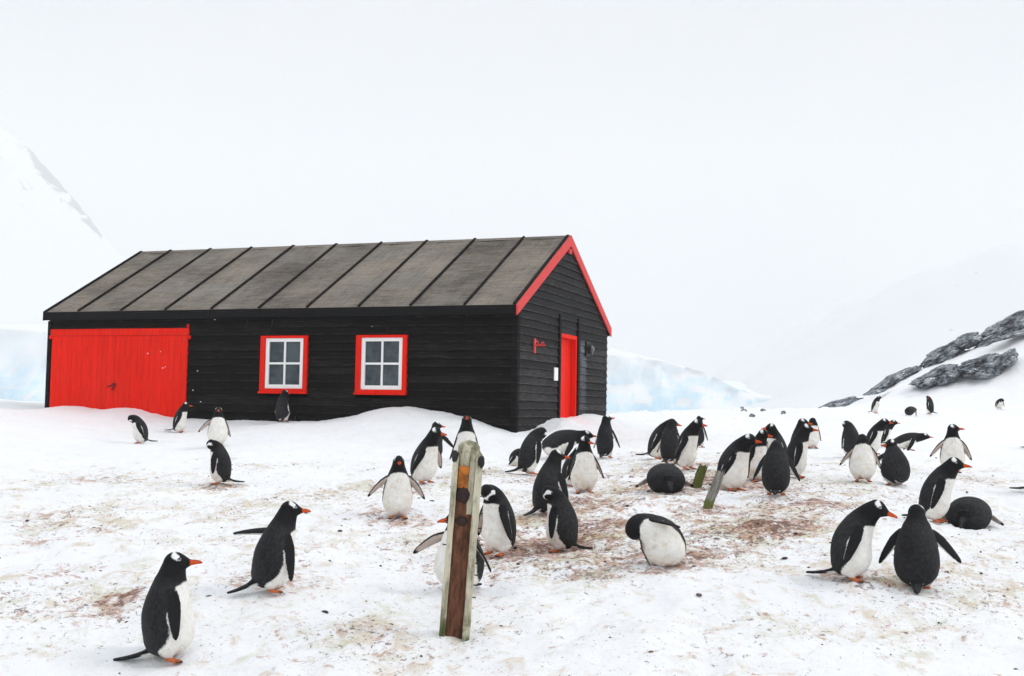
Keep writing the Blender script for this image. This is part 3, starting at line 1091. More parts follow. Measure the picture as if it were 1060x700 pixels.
    hcol = np.where((eye < .0075)[..., None], np.array([.02, .010, .006]), hcol)
    bk = np.clip((X2 - .080) / .006, 0, 1)
    ridge = np.clip((34 - ang) / 12, 0, 1) * 0.9
    bc = C_BEAK + (C_HEAD - C_BEAK) * np.maximum(ridge, np.clip((X2 - .148) / .006, 0, 1) * .8)[..., None]
    hcol = hcol + (bc - hcol) * bk[..., None]
    src.loft(hr, hcol)
    # ---- flippers
    ish = int(np.argmin(np.abs(S - 0.445)))
    for sgn, key in ((1, 'L'), (-1, 'R')):
        q = list(g(key, (14, 0)))
        q = q + [None, 6][len(q) - 2:] if len(q) < 4 else q
        ab, sw, tw, bend = q
        if not tw:
            tw = min(62, max(0, ab - 16) * 2.4)
        ab = ab + 9 if ab < 45 else ab
        if abs(sw) < 16:
            sw = max(sw, 0) + 0.55 * (g('lean', 4) + 0.7 * g('tf', 8))
        ab, sw, tw, bend = RAD(ab), RAD(sw), RAD(tw), RAD(bend)
        Ts, Ns, Bs = TT[ish], NN[ish], BB[ish] * sgn
        root = O[ish] + Bs * 0.098 + Ns * 0.014
        Dv = -Ts * math.cos(ab) + Bs * math.sin(ab)
        outv = Bs * math.cos(ab) + Ts * math.sin(ab)
        Dv, Nv = Dv * math.cos(sw) + Ns * math.sin(sw), Ns * math.cos(sw) - Dv * math.sin(sw)
        ch = Nv * math.cos(tw) + outv * math.sin(tw)
        th_ = outv * math.cos(tw) - Nv * math.sin(tw)
        Lf = 0.315 * g('flen', 1.0)
        nt_ = 40
        tt = np.linspace(0, 1, nt_)
        chord = np.interp(tt, [0, .12, .35, .6, .82, .94, 1], [.036, .044, .046, .040, .030, .019, .005])
        thick = np.interp(tt, [0, .2, .6, 1], [.022, .015, .0105, .008])
        # blade curves gently back towards the body
        p = root.copy()
        d = Dv.copy()
        o_ = th_.copy()
        cen = []
        fr = []
        for k in range(nt_):
            cen.append(p.copy())
            fr.append((o_.copy(), d.copy()))
            p = p + d * Lf / nt_
            aa = bend / nt_
            d, o_ = d * math.cos(aa) - o_ * math.sin(aa), o_ * math.cos(aa) + d * math.sin(aa)
        cen = np.array(cen)
        outs = np.array([q[0] for q in fr])
        mf = 44
        t3 = np.linspace(0, 2 * np.pi, mf, endpoint=False)
        cc, ss = np.cos(t3), np.sin(t3)
        shift = np.interp(tt, [0, .3, 1], [0, .006, -.018])
        R = cen[:, None] + ch[None, None] * (chord[:, None] * cc[None] + shift[:, None])[..., None] + outs[:, None] * (thick[:, None] * ss[None])[..., None]
        fc = C_BACK * 0.85 + np.zeros((nt_, mf, 3))
        inner = np.clip((-ss - 0.12) / 0.2, 0, 1)[None].repeat(nt_, 0) * np.clip((0.90 - tt) / 0.06, 0, 1)[:, None] * np.clip((0.80 - cc) / 0.1, 0, 1)[None]
        fc = fc + (C_UNDER - fc) * inner[..., None]
        trail = np.clip((-cc - 0.86) / 0.06, 0, 1)[None].repeat(nt_, 0) * np.clip((0.93 - tt) / 0.05, 0, 1)[:, None]
        fc = fc + (C_WHITE * .9 - fc) * trail[..., None]
        src.loft(R, fc)
    # ---- tail: a flat fan of stiff feathers
    T0, N0, B0 = TT[0], NN[0], BB[0]
    tp = RAD(g('tail', 12))
    tb = O[3] - N0 * 0.075 + T0 * 0.02
    hz_b = -N0 if abs(N0[2]) < 0.8 else -T0
    if g('lying'):
        hz_b = -T0
        tb = O[4] - N0 * 0.060 - T0 * 0.01
        tp = RAD(40)
    hz_b = np.array([hz_b[0], hz_b[1], 0.0])
    hz_b /= np.linalg.norm(hz_b)
    td = hz_b * math.cos(tp) + np.array([0, 0, -1.0]) * math.sin(tp)
    lt = g('tlen', 0.20)
    tu = np.cross(td, np.array([0, 1.0, 0]))
    tu = tu / np.linalg.norm(tu)
    if tu[2] < 0:
        tu = -tu
    tl = np.cross(tu, td)
    # keep the tip out of the snow
    if tb[2] + td[2] * lt < 0.012:
        k = (0.012 - tb[2]) / lt
        td = hz_b * math.sqrt(max(0, 1 - k * k)) + np.array([0, 0, 1.0]) * k
    n5 = 30
    tt = np.linspace(0, 1, n5)
    wid = np.interp(tt, [0, .15, .5, .85, 1], [.055, .044, .032, .022, .008])
    hgt = np.interp(tt, [0, .25, 1], [.036, .016, .0085])
    t3 = np.linspace(0, 2 * np.pi, 40, endpoint=False)
    cen = tb[None] + td[None] * (tt * lt)[:, None] + np.array([0, 0, 1.0])[None] * (-0.010 * np.sin(tt * np.pi))[:, None]
    R = cen[:, None] + tl[None, None] * (wid[:, None] * np.cos(t3)[None])[..., None] + tu[None, None] * (hgt[:, None] * np.sin(t3)[None])[..., None]
    tc = C_HEAD * 1.1 + np.zeros((n5, 40, 3))
    und = np.clip((-np.sin(t3) - .1) / .2, 0, 1)[None] * np.clip((.35 - tt) / .1, 0, 1)[:, None]
    if not g('lying'):
        tc = tc + (C_WHITE * .9 - tc) * und[..., None]
    qu = (np.sin(np.cos(t3) * 14)[None] > 0.75) * (tt > .3)[:, None] * (np.sin(t3) > 0)[None]
    tc = tc + (C_BACK2 * 2.5 - tc) * (qu * 0.8)[..., None]
    src.loft(R, tc)
    # ---- feet and legs
    if g('feet', True):
        fx = g('fx', 0.035 + 0.12 * math.sin(lean))
        for sgn, dx in ((1, g('step', 0.0)), (-1, -g('step', 0.0))):
            base = np.array([fx + dx, sgn * 0.070, 0.012])
            yaw0 = sgn * 0.22
            for da in (-0.36, 0.0, 0.36):
                dr = np.array([math.cos(yaw0 + da), math.sin(yaw0 + da), 0])
                Lto = 0.105 if da == 0 else 0.088
                tt = np.linspace(0, 1, 10)
                rr = np.interp(tt, [0, .2, .8, 1], [.016, .016, .012, .005])
                lat_ = np.array([-dr[1], dr[0], 0])
                t3 = np.linspace(0, 2 * np.pi, 14, endpoint=False)
                cen = base[None] - dr * 0.02 + dr[None] * (tt * Lto)[:, None]
                R = cen[:, None] + lat_[None, None] * (rr[:, None] * np.cos(t3) * 1.15)[..., None] + np.array([0, 0, 1.0]) * (rr[:, None] * .85 * np.sin(t3) + (0.016 * (1 - tt))[:, None])[..., None]
                fcx = C_FOOT + np.zeros((10, 14, 3))
                fcx[-2:] = C_HEAD
                src.loft(R, fcx)
            # web
            dr = np.array([math.cos(yaw0), math.sin(yaw0), 0])
            lat_ = np.array([-dr[1], dr[0], 0])
            tt = np.linspace(0, 1, 8)
            w = np.interp(tt, [0, 1], [.012, .034])
            t3 = np.linspace(0, 2 * np.pi, 20, endpoint=False)
            cen = base[None] - dr * 0.01 + dr[None] * (tt * 0.078)[:, None]
            R = cen[:, None] + lat_[None, None] * (w[:, None] * np.cos(t3))[..., None] + np.array([0, 0, 1.0]) * (0.008 * np.sin(t3)[None] + (0.012 * (1 - tt))[:, None])[..., None]
            src.loft(R, C_FOOT * .85 + np.zeros((8, 20, 3)))
            top = O[8] + BB[8] * sgn * 0.065 + NN[8] * 0.02
            bot = base + np.array([-0.012, 0, 0.018])
            tt = np.linspace(0, 1, 12)
            rr = np.interp(tt, [0, .35, .75, 1], [.065, .055, .032, .018])
            t3 = np.linspace(0, 2 * np.pi, 24, endpoint=False)
            cen = top[None] + (bot - top)[None] * tt[:, None]
            R = cen[:, None] + np.array([1.0, 0, 0]) * (rr[:, None] * np.cos(t3))[..., None] + np.array([0, 1.0, 0]) * (rr[:, None] * np.sin(t3))[..., None]
            lc = C_WHITE * .92 + np.zeros((12, 24, 3))
            lc = lc + (C_STAIN - lc) * (stn * 0.7 * np.clip((tt - .5) / .3, 0, 1))[:, None, None]
            lc[-2:] = C_FOOT
            src.loft(R, lc)
    V = np.concatenate(src.v)
    Cc = np.concatenate(src.c)
    # ---- one continuous skin
    me = bpy.data.meshes.new('tmp')
    me.from_pydata(V.tolist(), [], src.f)
    ob = bpy.data.objects.new('tmp', me)
    COL.objects.link(ob)
    r = ob.modifiers.new('r', 'REMESH')
    r.mode = 'VOXEL'
    r.voxel_size = voxel
    s = ob.modifiers.new('s', 'SMOOTH')
    s.factor = 0.5
    s.iterations = 2
    dg = bpy.context.evaluated_depsgraph_get()
    dg.update()
    out = bpy.data.meshes.new_from_object(ob.evaluated_get(dg))
    bpy.data.objects.remove(ob)
    bpy.data.meshes.remove(me)
    nv = len(out.vertices)
    co = np.empty(nv * 3, dtype=np.float32)
    out.vertices.foreach_get('co', co)
    co = co.reshape(-1, 3)
    kd = kdtree.KDTree(len(V))
    for i, p in enumerate(V.tolist()):
        kd.insert(p, i)
    kd.balance()
    idx = [kd.find(p)[1] for p in co.tolist()]
    colr = np.ones((nv, 4), dtype=np.float32)
    colr[:, :3] = Cc[idx]
    # grubby smears and a little snow on the plumage
    ca = out.color_attributes.new('plume', 'FLOAT_COLOR', 'POINT')
    ca.data.foreach_set('color', colr.ravel())
    out.polygons.foreach_set('use_smooth', np.ones(len(out.polygons), dtype=bool))
    out.materials.clear()
    out.materials.append(M_PENG)
    return out, co


# (u, v of the base, v of the highest point, facing: 0 camera, 90 to the right, 180 away; pose; label)
HUNCH = dict(lean=10, tf=30, nl=0.6)
STAND = dict(lean=4, tf=8)
PENGUINS = [
    (176, 684, 570, 82, dict(lean=-3, tf=12, nl=.74, up=8, L=(10, 0), R=(16, 22, 0, 4), step=.02, tail=14, tlen=.25, cream=.03, fat=1.05), 'penguin closest to the camera, upright in profile with orange beak raised and tail trailing'),
    (277, 613, 517, 104, dict(lean=13, tf=6, nl=.9, up=2, L=(62, -62, 60, 12), flen=1.12, R=(14, 14), step=.05, tail=22, tlen=.23, cream=.03), 'striding penguin in profile with its far flipper stretched straight out behind'),
    (411, 537, 470, 6, dict(lean=2, tf=4, nl=.8, R=(54, -5, 50, 14), L=(38, 0, 50, 16), cream=.22, fat=.97), 'cream-bellied penguin facing the camera with both flippers spread, short of the weathered post'),
    (436, 500, 440, 48, dict(lean=14, tf=14, nl=1.0, nt=10, L=(30, 0), R=(16, -8), cream=.08), 'penguin leaning forward directly behind the one with both flippers spread'),
    (449, 478, 435, 165, dict(lean=5, tf=14, nl=.8, nt=-60, R=(54, 0), L=(12, 0), fat=.85), 'dark-backed penguin below the second window with one flipper held out'),
    (482, 489, 428, 2, dict(lean=2, tf=2, nl=.9, up=28, L=(12, 0), R=(12, 0), cream=.10), 'penguin standing behind the top of the weathered post with its head tipped back'),
    (475, 614, 526, -38, dict(lean=3, tf=8, nl=.55, fat=1.2, nt=-25, flen=1.12, L=(56, -6, 40, 24), R=(72, 4, 50, 22), cream=.06), 'penguin half hidden behind the weathered post with flippers out at either side'),
    (517, 574, 498, -48, dict(lean=4, tf=22, nl=.75, nf=62, nt=52, hp=-40, L=(18, 24), R=(20, 20), fat=.92, cream=.15, tlen=.12), 'penguin preening its chest just beside the weathered post'),
    (582, 571, 501, -98, dict(lean=3, tf=20, nl=.75, nf=58, nt=62, hp=-40, L=(16, 26), R=(14, 0), fat=1.0, tail=8, tlen=.2), 'preening penguin with bowed head and dark back, in front of the crowded middle group'),
    (564, 533, 463, 128, dict(lean=9, tf=12, nl=.9, nt=-12, R=(26, 14, 0, 14), L=(10, 0), fat=.95, tail=30), 'black-backed penguin with red beak turned aside, standing over the preening one in the middle'),
    (545, 491, 440, 118, dict(lean=10, tf=24, nl=.75, nf=42, nt=-20, hp=-25, R=(18, 16), fat=.85, tlen=.22), 'slim dark-backed penguin preening below the near corner of the hut'),
    (533, 482, 463, 20, dict(lean=42, tf=40, nl=.6, nf=50, hp=-30, cream=.35), 'bowed cream penguin mostly hidden behind the slim preening one by the hut corner'),
    (575, 476, 443, 96, dict(lean=58, tf=24, nl=1.0, zb=.12, ox=-.16, nf=-10, L=(30, 20), R=(24, 10)), 'penguin bent over horizontally in front of the snow bank at the side door'),
    (604, 510, 449, 12, dict(lean=2, tf=4, nl=.85, nt=30, L=(24, -4), R=(10, 0), cream=.3, stain=.7), 'broad cream-bellied penguin facing out with stained feet, in the middle group'),
    (590, 503, 461, 62, dict(lean=6, tf=20, nl=.8, R=(22, 20), cream=.22), 'penguin squeezed behind the broad cream-bellied one, with red beak pointing at it'),
    (626, 474, 428, 164, dict(lean=4, tf=6, nl=.9, up=14, nt=-45, R=(22, 6), L=(10, 0), fat=.82), 'penguin standing with its back turned just beyond the far corner of the hut'),
    (678, 475, 431, 66, dict(lean=12, tf=30, nl=1.0, nf=18, up=-8, R=(12, -10), L=(14, 0), tail=6, tlen=.24, fat=.88), 'white-fronted penguin arching its neck, with long tail flat on the snow'),
    (693, 480, 432, 158, dict(lean=4, tf=14, nl=.75, nf=20, R=(12, 0), L=(12, 0), fat=.85), 'dark penguin wedged between two white-fronted ones, seen from behind'),
    (709, 486, 432, 54, dict(lean=6, tf=26, nl=.95, nf=10, R=(14, -10), L=(12, 0), fat=.88), 'white-fronted penguin gazing aside with red beak, behind the dark lying one'),
    (723, 463, 429, 150, dict(lean=3, tf=4, nl=.95, up=6, nt=-20, R=(14, 10), fat=.8), 'small distant dark penguin standing apart behind the pair of white-fronted ones'),
    (689, 507, 477, 190, dict(lean=76, tf=14, nl=.6, nf=-10, zb=.085, ox=-.2, feet=False, lying=True, L=(50, 22, 30, 0), R=(34, 18, 30, 0), fat=1.2, flat=.84, tlen=.2), 'black penguin lying on its nest, seen from behind, next to the short mossy stake'),
    (756, 508, 446, 52, dict(lean=10, tf=32, nl=.8, nf=16, R=(12, -14), L=(16, 8), cream=.12, stain=.2), 'white-fronted penguin with bowed neck standing right behind the leaning stake'),
    (781, 498, 442, 48, dict(lean=5, tf=20, nl=.9, nf=6, R=(12, -8), L=(14, 4), cream=.42), 'yellow-bellied penguin standing behind the bowed white-fronted one'),
    (803, 513, 453, 178, dict(lean=6, tf=18, nl=.6, nf=50, hp=-45, L=(24, 2, 50, 4), R=(26, 2, 50, 4), fat=.92), 'hooded penguin seen squarely from behind with its head bowed out of sight'),
    (822, 494, 436, 84, dict(lean=8, tf=14, nl=1.0, R=(14, 4), L=(12, 0), fat=.9), 'dark penguin with red beak in profile, just behind the hooded one'),
    (808, 486, 437, -60, dict(lean=12, tf=10, nl=.95, L=(18, 0), R=(34, 0), fat=.9), 'penguin turned away from its neighbours at the back of the hooded one'),
    (826, 481, 431, 74, dict(lean=4, tf=8, nl=1.0, fat=.85), 'tallest-looking rear penguin of the cluster around the hooded one'),
    (840, 464, 431, 22, dict(lean=4, tf=20, nl=.5, nf=-50, ns=-60, nt=-150, hp=-20, L=(12, 6), R=(12, -6), cream=.22, stain=.5, fat=.92), 'egg-shaped white-bellied penguin with head tucked back, below the lowest rock'),
    (882, 474, 434, -150, dict(lean=6, tf=22, nl=.7, nf=40, nt=70, hp=-35, R=(10, 0), L=(10, 0), fat=.92, tlen=.2), 'dark preening penguin behind the headless-looking white-bellied one'),
    (893, 498, 447, 4, dict(lean=-2, tf=6, nl=.6, nf=-55, ns=75, nt=160, hp=-20, L=(22, 6, 40, 6), R=(34, 0, 40, 4), cream=.12, stain=.8, fat=1.04), 'white-bellied penguin facing out with its head twisted back out of view'),
    (902, 470, 431, 70, dict(lean=10, tf=26, nl=1.1, nf=10, R=(14, 0), fat=.88), 'white-fronted penguin with long curved neck behind the back-twisted one'),
    (914, 463, 433, 84, dict(lean=8, tf=30, nl=1.1, nf=8, R=(12, 6), L=(10, 0), fat=.7), 'slender dark penguin stretching its neck forward beside the curved-neck one'),
    (935, 466, 446, 92, dict(lean=62, tf=22, nl=1.15, zb=.10, ox=-.2, nf=-8, R=(22, 12), L=(20, 0), fat=.8), 'penguin stretched out low and level, beak forward, behind the curled preening one'),
    (928, 503, 453, 196, dict(lean=16, tf=24, nl=.7, nf=-35, ns=30, nt=110, hp=-14, L=(60, -10), R=(20, 30, 0, 20), fat=1.12, tlen=.12), 'curled dark penguin preening its flank, head turned over its back'),
    (986, 489, 437, 8, dict(lean=2, tf=4, nl=.85, nt=62, up=6, L=(26, 0, 50, 6), R=(38, -4, 50, 8), cream=.2, stain=.55), 'cream-bellied penguin facing out with flippers held away and red beak turned aside'),
    (905, 428, 409, 60, dict(lean=8, tf=24, nl=.9, nf=10, fat=.8), 'small white-fronted penguin on the slope directly below the rock shelf'),
    (942, 430, 420, 150, dict(lean=74, tf=14, nl=.6, zb=.12, ox=-.2, feet=False, lying=True, L=(30, 0), R=(30, 0)), 'tiny dark lump of a penguin lying on the far slope'),
    (963, 429, 409, -118, dict(lean=4, tf=10, nl=.7, nf=20, nt=100, hp=-10, fat=.82), 'small dark penguin standing on the far slope beside the one lying down'),
    (1033, 424, 413, 30, dict(lean=30, tf=40, nl=.7, nf=50, hp=-30, L=(24, 10), R=(24, 10)), 'tiny hunched penguin highest and most alone on the far slope'),
    (964, 540, 470, 74, dict(lean=12, tf=24, nl=.8, R=(20, 22, 0, 4), L=(10, 0), fat=.92), 'upright dark-backed penguin with orange beak, directly behind the one showing its back'),
    (880, 601, 514, 76, dict(lean=4, tf=34, nl=.85, nf=18, up=-14, R=(20, 20, 0, 4), L=(10, 0), tail=10, tlen=.25, stain=.15, cream=.02), 'large penguin in profile with neck bowed, orange beak and tail pointing backward'),
    (949, 611, 521, 180, dict(lean=7, tf=12, nl=.62, up=-6, nt=-22, L=(32, 0, 62, 12), R=(40, 0, 62, 2), tail=30, tlen=.17, fat=1.0), 'large penguin seen squarely from behind with both flippers held out'),
    (1003, 546, 512, 168, dict(lean=76, tf=14, nl=.6, nf=-10, zb=.085, ox=-.2, feet=False, lying=True, L=(46, 20, 30, 0), R=(46, 20, 30, 0), fat=1.2, flat=.84, tlen=.2), 'black penguin lying down, rear towards the camera, beside a greenish nest patch'),
    (1075, 511, 452, 78, dict(lean=5, tf=10, tail=6, tlen=.26), 'penguin cut off by the frame edge with only its back and flat tail showing'),
    (1079, 466, 415, 84, dict(lean=8, tf=10, tail=8, tlen=.28), 'penguin outside the frame edge whose long tail tip alone pokes in'),
    (692, 586, 529, -14, dict(lean=12, tf=18, side=-8, ts=-72, nl=.85, nf=40, ns=-150, nt=-95, hp=-30, zb=.02, feet=False, nfat=1.18, L=(12, 30, 20, 4), R=(56, 10, 50, 8), cream=.22, stain=.8, fat=1.12, tlen=.2), 'penguin folded over into a ball with white belly bulging on its nest'),
    (146, 459, 428, -78, dict(lean=6, tf=34, nl=.7, nf=62, hp=-30, L=(14, 16), R=(10, 0), tlen=.24, tail=6, fat=.95), 'hunched preening penguin with its back to the others, below the red double door'),
    (185, 448, 415, 64, dict(lean=6, tf=20, nl=.9, R=(12, -8), tlen=.25, tail=6, fat=.92), 'white-fronted penguin in front of the edge of the red double door'),
    (225, 462, 420, 0, dict(lean=3, tf=4, nl=.7, up=12, R=(54, -4, 50, 14), L=(16, 0, 30, 4), fat=1.0, cream=.05), 'white-bellied penguin facing out right behind the preening one, one flipper spread'),
    (228, 501, 453, -100, dict(lean=2, tf=24, nl=.7, nf=52, nt=48, hp=-30, L=(24, 24, 0, 8), R=(8, 0), tlen=.24, tail=8, fat=.95), 'dark-backed preening penguin standing before the white-bellied one near the red door'),
    (292, 437, 402, 140, dict(lean=4, tf=8, nl=.6, R=(12, 4), L=(12, 0), fat=.88, tlen=.12), 'penguin with its back turned, right under the first window of the hut'),
    (-26, 515, 470, -90, dict(lean=6, tf=10, tail=-8, tlen=.28), 'penguin outside the frame edge with just its dark tail tip showing'),
]


def build_penguins():
    for k, (u, vf, vt, psi, P, label) in enumerate(PENGUINS):
        p = on_ground(u, vf)
        d = p.y
        vox = 0.0062 if d < 11 else 0.0075 if d < 16 else 0.0095 if d < 24 else 0.0125
        me, co = penguin_mesh(P, vox, 100 + k)
        H = co[:, 2].max()
        # foreshortening is slight: the eye looks almost level
        want = (vf - vt) / FPX * d
        sc = want / (H + 0.02)
        sc = min(max(sc, 0.72), 1.28)
        al = math.atan2(p.x, p.y)
        v = Vector((math.sin(al), math.cos(al), 0))
        r = Vector((math.cos(al), -math.sin(al), 0))
        h = -math.cos(RAD(psi)) * v + math.sin(RAD(psi)) * r
        o = bpy.data.objects.new('penguin', me)
        o.location = (p.x, p.y, p.z - 0.013)
        o.rotation_euler = (0, 0, math.atan2(h.y, h.x))
        o.scale = (sc, sc, sc)
        link(o)
        tag(o, label, 'penguin', 'penguins of the colony on the snow')
        print('penguin', k, label[:30], 'd=%.1f' % d, 'H=%.2f' % H, 'scale=%.2f' % (want / (H + .02)))


build_penguins()


# ---------------------------------------------------------------- weathered post
def build_post():
    p = on_ground(469, 661)
    root = empty('wooden_post', (p.x, p.y, p.z - 0.12))
    root.rotation_euler = (0, RAD(3.4), 0)
    tag(root, 'weathered post with rusty brown channel between flaking pale boards, leaning out of the snow', 'post')
    root.rotation_euler.rotate(Euler((0, 0, math.atan2(-p.x, p.y) * 1.0)))
    S = p.y / FPX                                   # metres per photograph pixel at the post
    w = 31 * S
    h = 202 * S + 0.12

    m, nt, b = new_mat('flaking_timber')
    g = NG(nt)
    co = g.coord()
    gr = g.noise(g.mapping(co, (14, 14, 0.9)), 2.5, 8, 0.75, 0.3)
    pt = g.noise(g.mapping(co, (3, 3, 1)), 2.4, 6, 0.7)
    c = g.mix(g.smooth(gr, .3, .7), (0.13, 0.115, 0.075), (0.52, 0.47, 0.34))
    c = g.mix(g.smooth(pt, .42, .60), c, (0.62, 0.575, 0.44))
    dk = g.smooth(g.noise(g.mapping(co, (9, 9, 1.4), (3, 1, 2)), 3.0, 7, .8), .62, .70)
    c = g.mix(g.math('MULTIPLY', dk, .85), c, (0.055, 0.045, 0.035))
    z = g.sep(co)
    al = g.math('MULTIPLY', g.smooth(z[2], .16, .34, 1, 0), g.smooth(g.noise(co, 9, 5), .40, .60))
    al2 = g.math('MULTIPLY', g.smooth(z[2], 1.25, 1.42, 0, .6), g.smooth(g.noise(co, 14, 5), .48, .62))
    c = g.mix(g.math('MAXIMUM', al, al2), c, (0.085, 0.105, 0.035))
    nt.links.new(c, b.inputs['Base Color'])
    b.inputs['Roughness'].default_value = .85
    b.inputs['Specular IOR Level'].default_value = .15
    nt.links.new(g.bump(gr, .8, .012), b.inputs['Normal'])
    timber = m
    rust = simple('rusty_channel', (0.120, 0.050, 0.028), .8, .2, .6, 9, .5, 30, 0, (4, 4, 1))
    orange = simple('bright_rust', (0.40, 0.13, 0.018), .6, .3, .6, 14, .5, 40)
    darkr = simple('dark_rust', (0.028, 0.014, 0.011), .7, .3, .5, 20, .5, 40)
    iron = M_IRON

    def plank(name, x0, x1, y0, y1, z0, z1, mat, top=0.0, jag=0.0, seed=1):
        rs = random.Random(seed)
        nz, nx = 40, 8
        vs, fs = [], []
        ring = [(x0 + (x1 - x0) * i / nx, y0) for i in range(nx + 1)] + [(x1, y0 + (y1 - y0) * .5)] + [(x1 - (x1 - x0) * i / nx, y1) for i in range(nx + 1)] + [(x0, y0 + (y1 - y0) * .5)]
        M = len(ring)
        tops = [rs.uniform(-jag, jag * .3) for _ in range(nx + 1)]
        for k in range(nz + 1):
            t = k / nz
            for i, (x, y) in enumerate(ring):
                q = min(nx, max(0, int(round((x - x0) / (x1 - x0) * nx))))
                edge = abs((x - (x0 + x1) / 2) / ((x1 - x0) / 2))
                zt = z1 - top * edge ** 2 + tops[q]
                nn = pnoise(np.array([t * 9 + seed]), np.array([i * .35 + seed * 3]))[0]
                ex = (0.0035 * nn) * (1 if x > (x0 + x1) / 2 else -1)
                vs.append((x + ex, y + 0.003 * nn - (.004 * (edge < .9) * (i <= nx)) * rs.random(), z0 + (zt - z0) * t))
        for k in range(nz):
            for i in range(M):
                j = (i + 1) % M
                fs.append((k * M + i, k * M + j, (k + 1) * M + j, (k + 1) * M + i))
        fs.append(tuple(range(M))[::-1])
        fs.append(tuple(nz * M + i for i in range(M)))
        return mesh_obj(name, vs, fs, mat, root)
    # front faces the camera (-y)
    plank('back_board', -w * .36, w * .36, .034, .085, 0, h, timber, .035, .02, 3)
    plank('side_board', -w * .50, -w * .31, -.035, .075, 0, h - .10, timber, .02, .02, 5)
    plank('side_board', w * .26, w * .50, -.035, .075, 0, h - .085, timber, .03, .02, 8)
    plank('inner_board', -w * .30, w * .06, .008, .033, h - .20, h - .02, timber, .03, .02, 13)
    plank('inner_board', w * .075, w * .25, -.01, .033, h - .52, h - .07, timber, .03, .02, 17)
    plank('channel', -w * .305, w * .255, -.004, .030, 0, h - .32, rust, .0, .01, 11)
    plank('rust_plate', -w * .29, w * .06, -.012, .005, h - .34, h - .185, orange, .0, .006, 19)

    def lump(x, y, z, r, sq=(1, .5, 1), name='rust_lump', mat=darkr, seed=0):
        bm = bmesh.new()
        bmesh.ops.create_icosphere(bm, subdivisions=3, radius=r)
        for v in bm.verts:
            n = 1 + .28 * pnoise(np.array([v.co.x / r * 1.6 + seed]), np.array([v.co.z / r * 1.6 + v.co.y / r + seed]))[0]
            v.co = Vector((v.co.x * sq[0] * n + x, v.co.y * sq[1] * n + y, v.co.z * sq[2] * n + z))
        me = bpy.data.meshes.new(name)
        bm.to_mesh(me)
        bm.free()
        me.polygons.foreach_set('use_smooth', np.ones(len(me.polygons), dtype=bool))
        me.materials.append(mat)
        return link(bpy.data.objects.new(name, me), root)
    lump(-w * .10, -.008, h - .39, .052, (1.0, .4, 1.1), seed=1)
    lump(-w * .04, -.008, h - .57, .036, (1.2, .4, .9), seed=4)
    lump(-w * .45, -.045, h - .12, .030, (.8, .6, 1.4), 'bolt', iron, 2)
    lump(w * .44, -.045, h - .145, .030, (.8, .6, 1.4), 'bolt', iron, 6)
    rs = random.Random(5)
    for z in (.98, .86, .76, .68, .60, .53, .45, .38, .30):
        nb = MB()
        zz = z * (h - .12) / 1.34 + .10
        nb.tube((w * .46, -.01, zz), (w * .58 + rs.random() * .012, -.02, zz + rs.uniform(-.004, .01)), .0055, .004, 6)
        nb.tube((w * .578, -.02, zz), (w * .60, -.02, zz), .010, .009, 8)
        nb.build('nail', iron, root)
    for z in (.80, .64):
        nb = MB()
        zz = z * (h - .12) / 1.34 + .10
        nb.tube((-w * .46, -.01, zz), (-w * .60, -.02, zz), .0055, .004, 6)
        nb.tube((-w * .60, -.02, zz), (-w * .62, -.02, zz), .010, .009, 8)
        nb.build('nail', iron, root)


build_post()


# ---------------------------------------------------------------- mossy stakes
def stake(u, vb, ut, vt, wpx, label, seed, mossy):
    p = on_ground(u, vb)
    S = p.y / FPX
    L = (vb - vt) * S + .1
    dx = (ut - u) * S
    m, nt, b = new_mat('mossy_timber')
    g = NG(nt)
    co = g.coord()
    gr = g.noise(g.mapping(co, (20, 20, 2.0)), 2.0, 7, .75, .3)
    c = g.mix(g.smooth(gr, .3, .7), (0.09, 0.085, 0.075), (0.38, 0.37, 0.33))
    z = g.sep(co)
    ms = g.smooth(g.math('ADD', g.noise(co, 7, 6, .7), g.smooth(z[2], L * mossy - .1, L * mossy + .15, .25, -.30)), .44, .58)
    c = g.mix(ms, c, g.mix(g.noise(co, 30, 4), (0.045, 0.06, 0.012), (0.20, 0.22, 0.055)))
    nt.links.new(c, b.inputs['Base Color'])
    b.inputs['Roughness'].default_value = .9
    nt.links.new(g.bump(gr, .8, .015), b.inputs['Normal'])
    r = wpx * S / 2
    n, k = 28, 34
    vs, fs = [], []
    rs = random.Random(seed)
    tops = [rs.uniform(-.07, .03) for _ in range(n)]
    for j in range(k + 1):
        t = j / k
        for i in range(n):
            q = 2 * math.pi * i / n
            nn = 1 + .30 * pnoise(np.array([math.cos(q) * 1.5 + seed]), np.array([t * 3 + math.sin(q) * 1.5]))[0] + .10 * pnoise(np.array([math.cos(q) * 5 + seed]), np.array([t * 12 + math.sin(q) * 5]))[0]
            rr = r * (1.05 - .22 * t) * nn
            vs.append((rr * math.cos(q), rr * .75 * math.sin(q), (L + tops[i] + math.cos(q) * r * .5) * t))
    for j in range(k):
        for i in range(n):
            fs.append((j * n + i, j * n + (i + 1) % n, (j + 1) * n + (i + 1) % n, (j + 1) * n + i))
    fs.append(tuple(k * n + i for i in range(n)))
    o = mesh_obj('wooden_stake', vs, fs, m)
    o.location = (p.x, p.y, p.z - .1)
    o.rotation_euler = (RAD(6), math.atan2(dx, L) * 1.15, 0)
    tag(o, label, 'stake', 'old stakes sticking out of the snow')


stake(717, 505, 726, 480, 10, 'short stubby stake overgrown with green moss beside the lying penguin', 3, 1.0)
stake(729, 526, 743, 486, 10, 'longer leaning stake, split grey wood above and green moss at its foot', 8, .42)


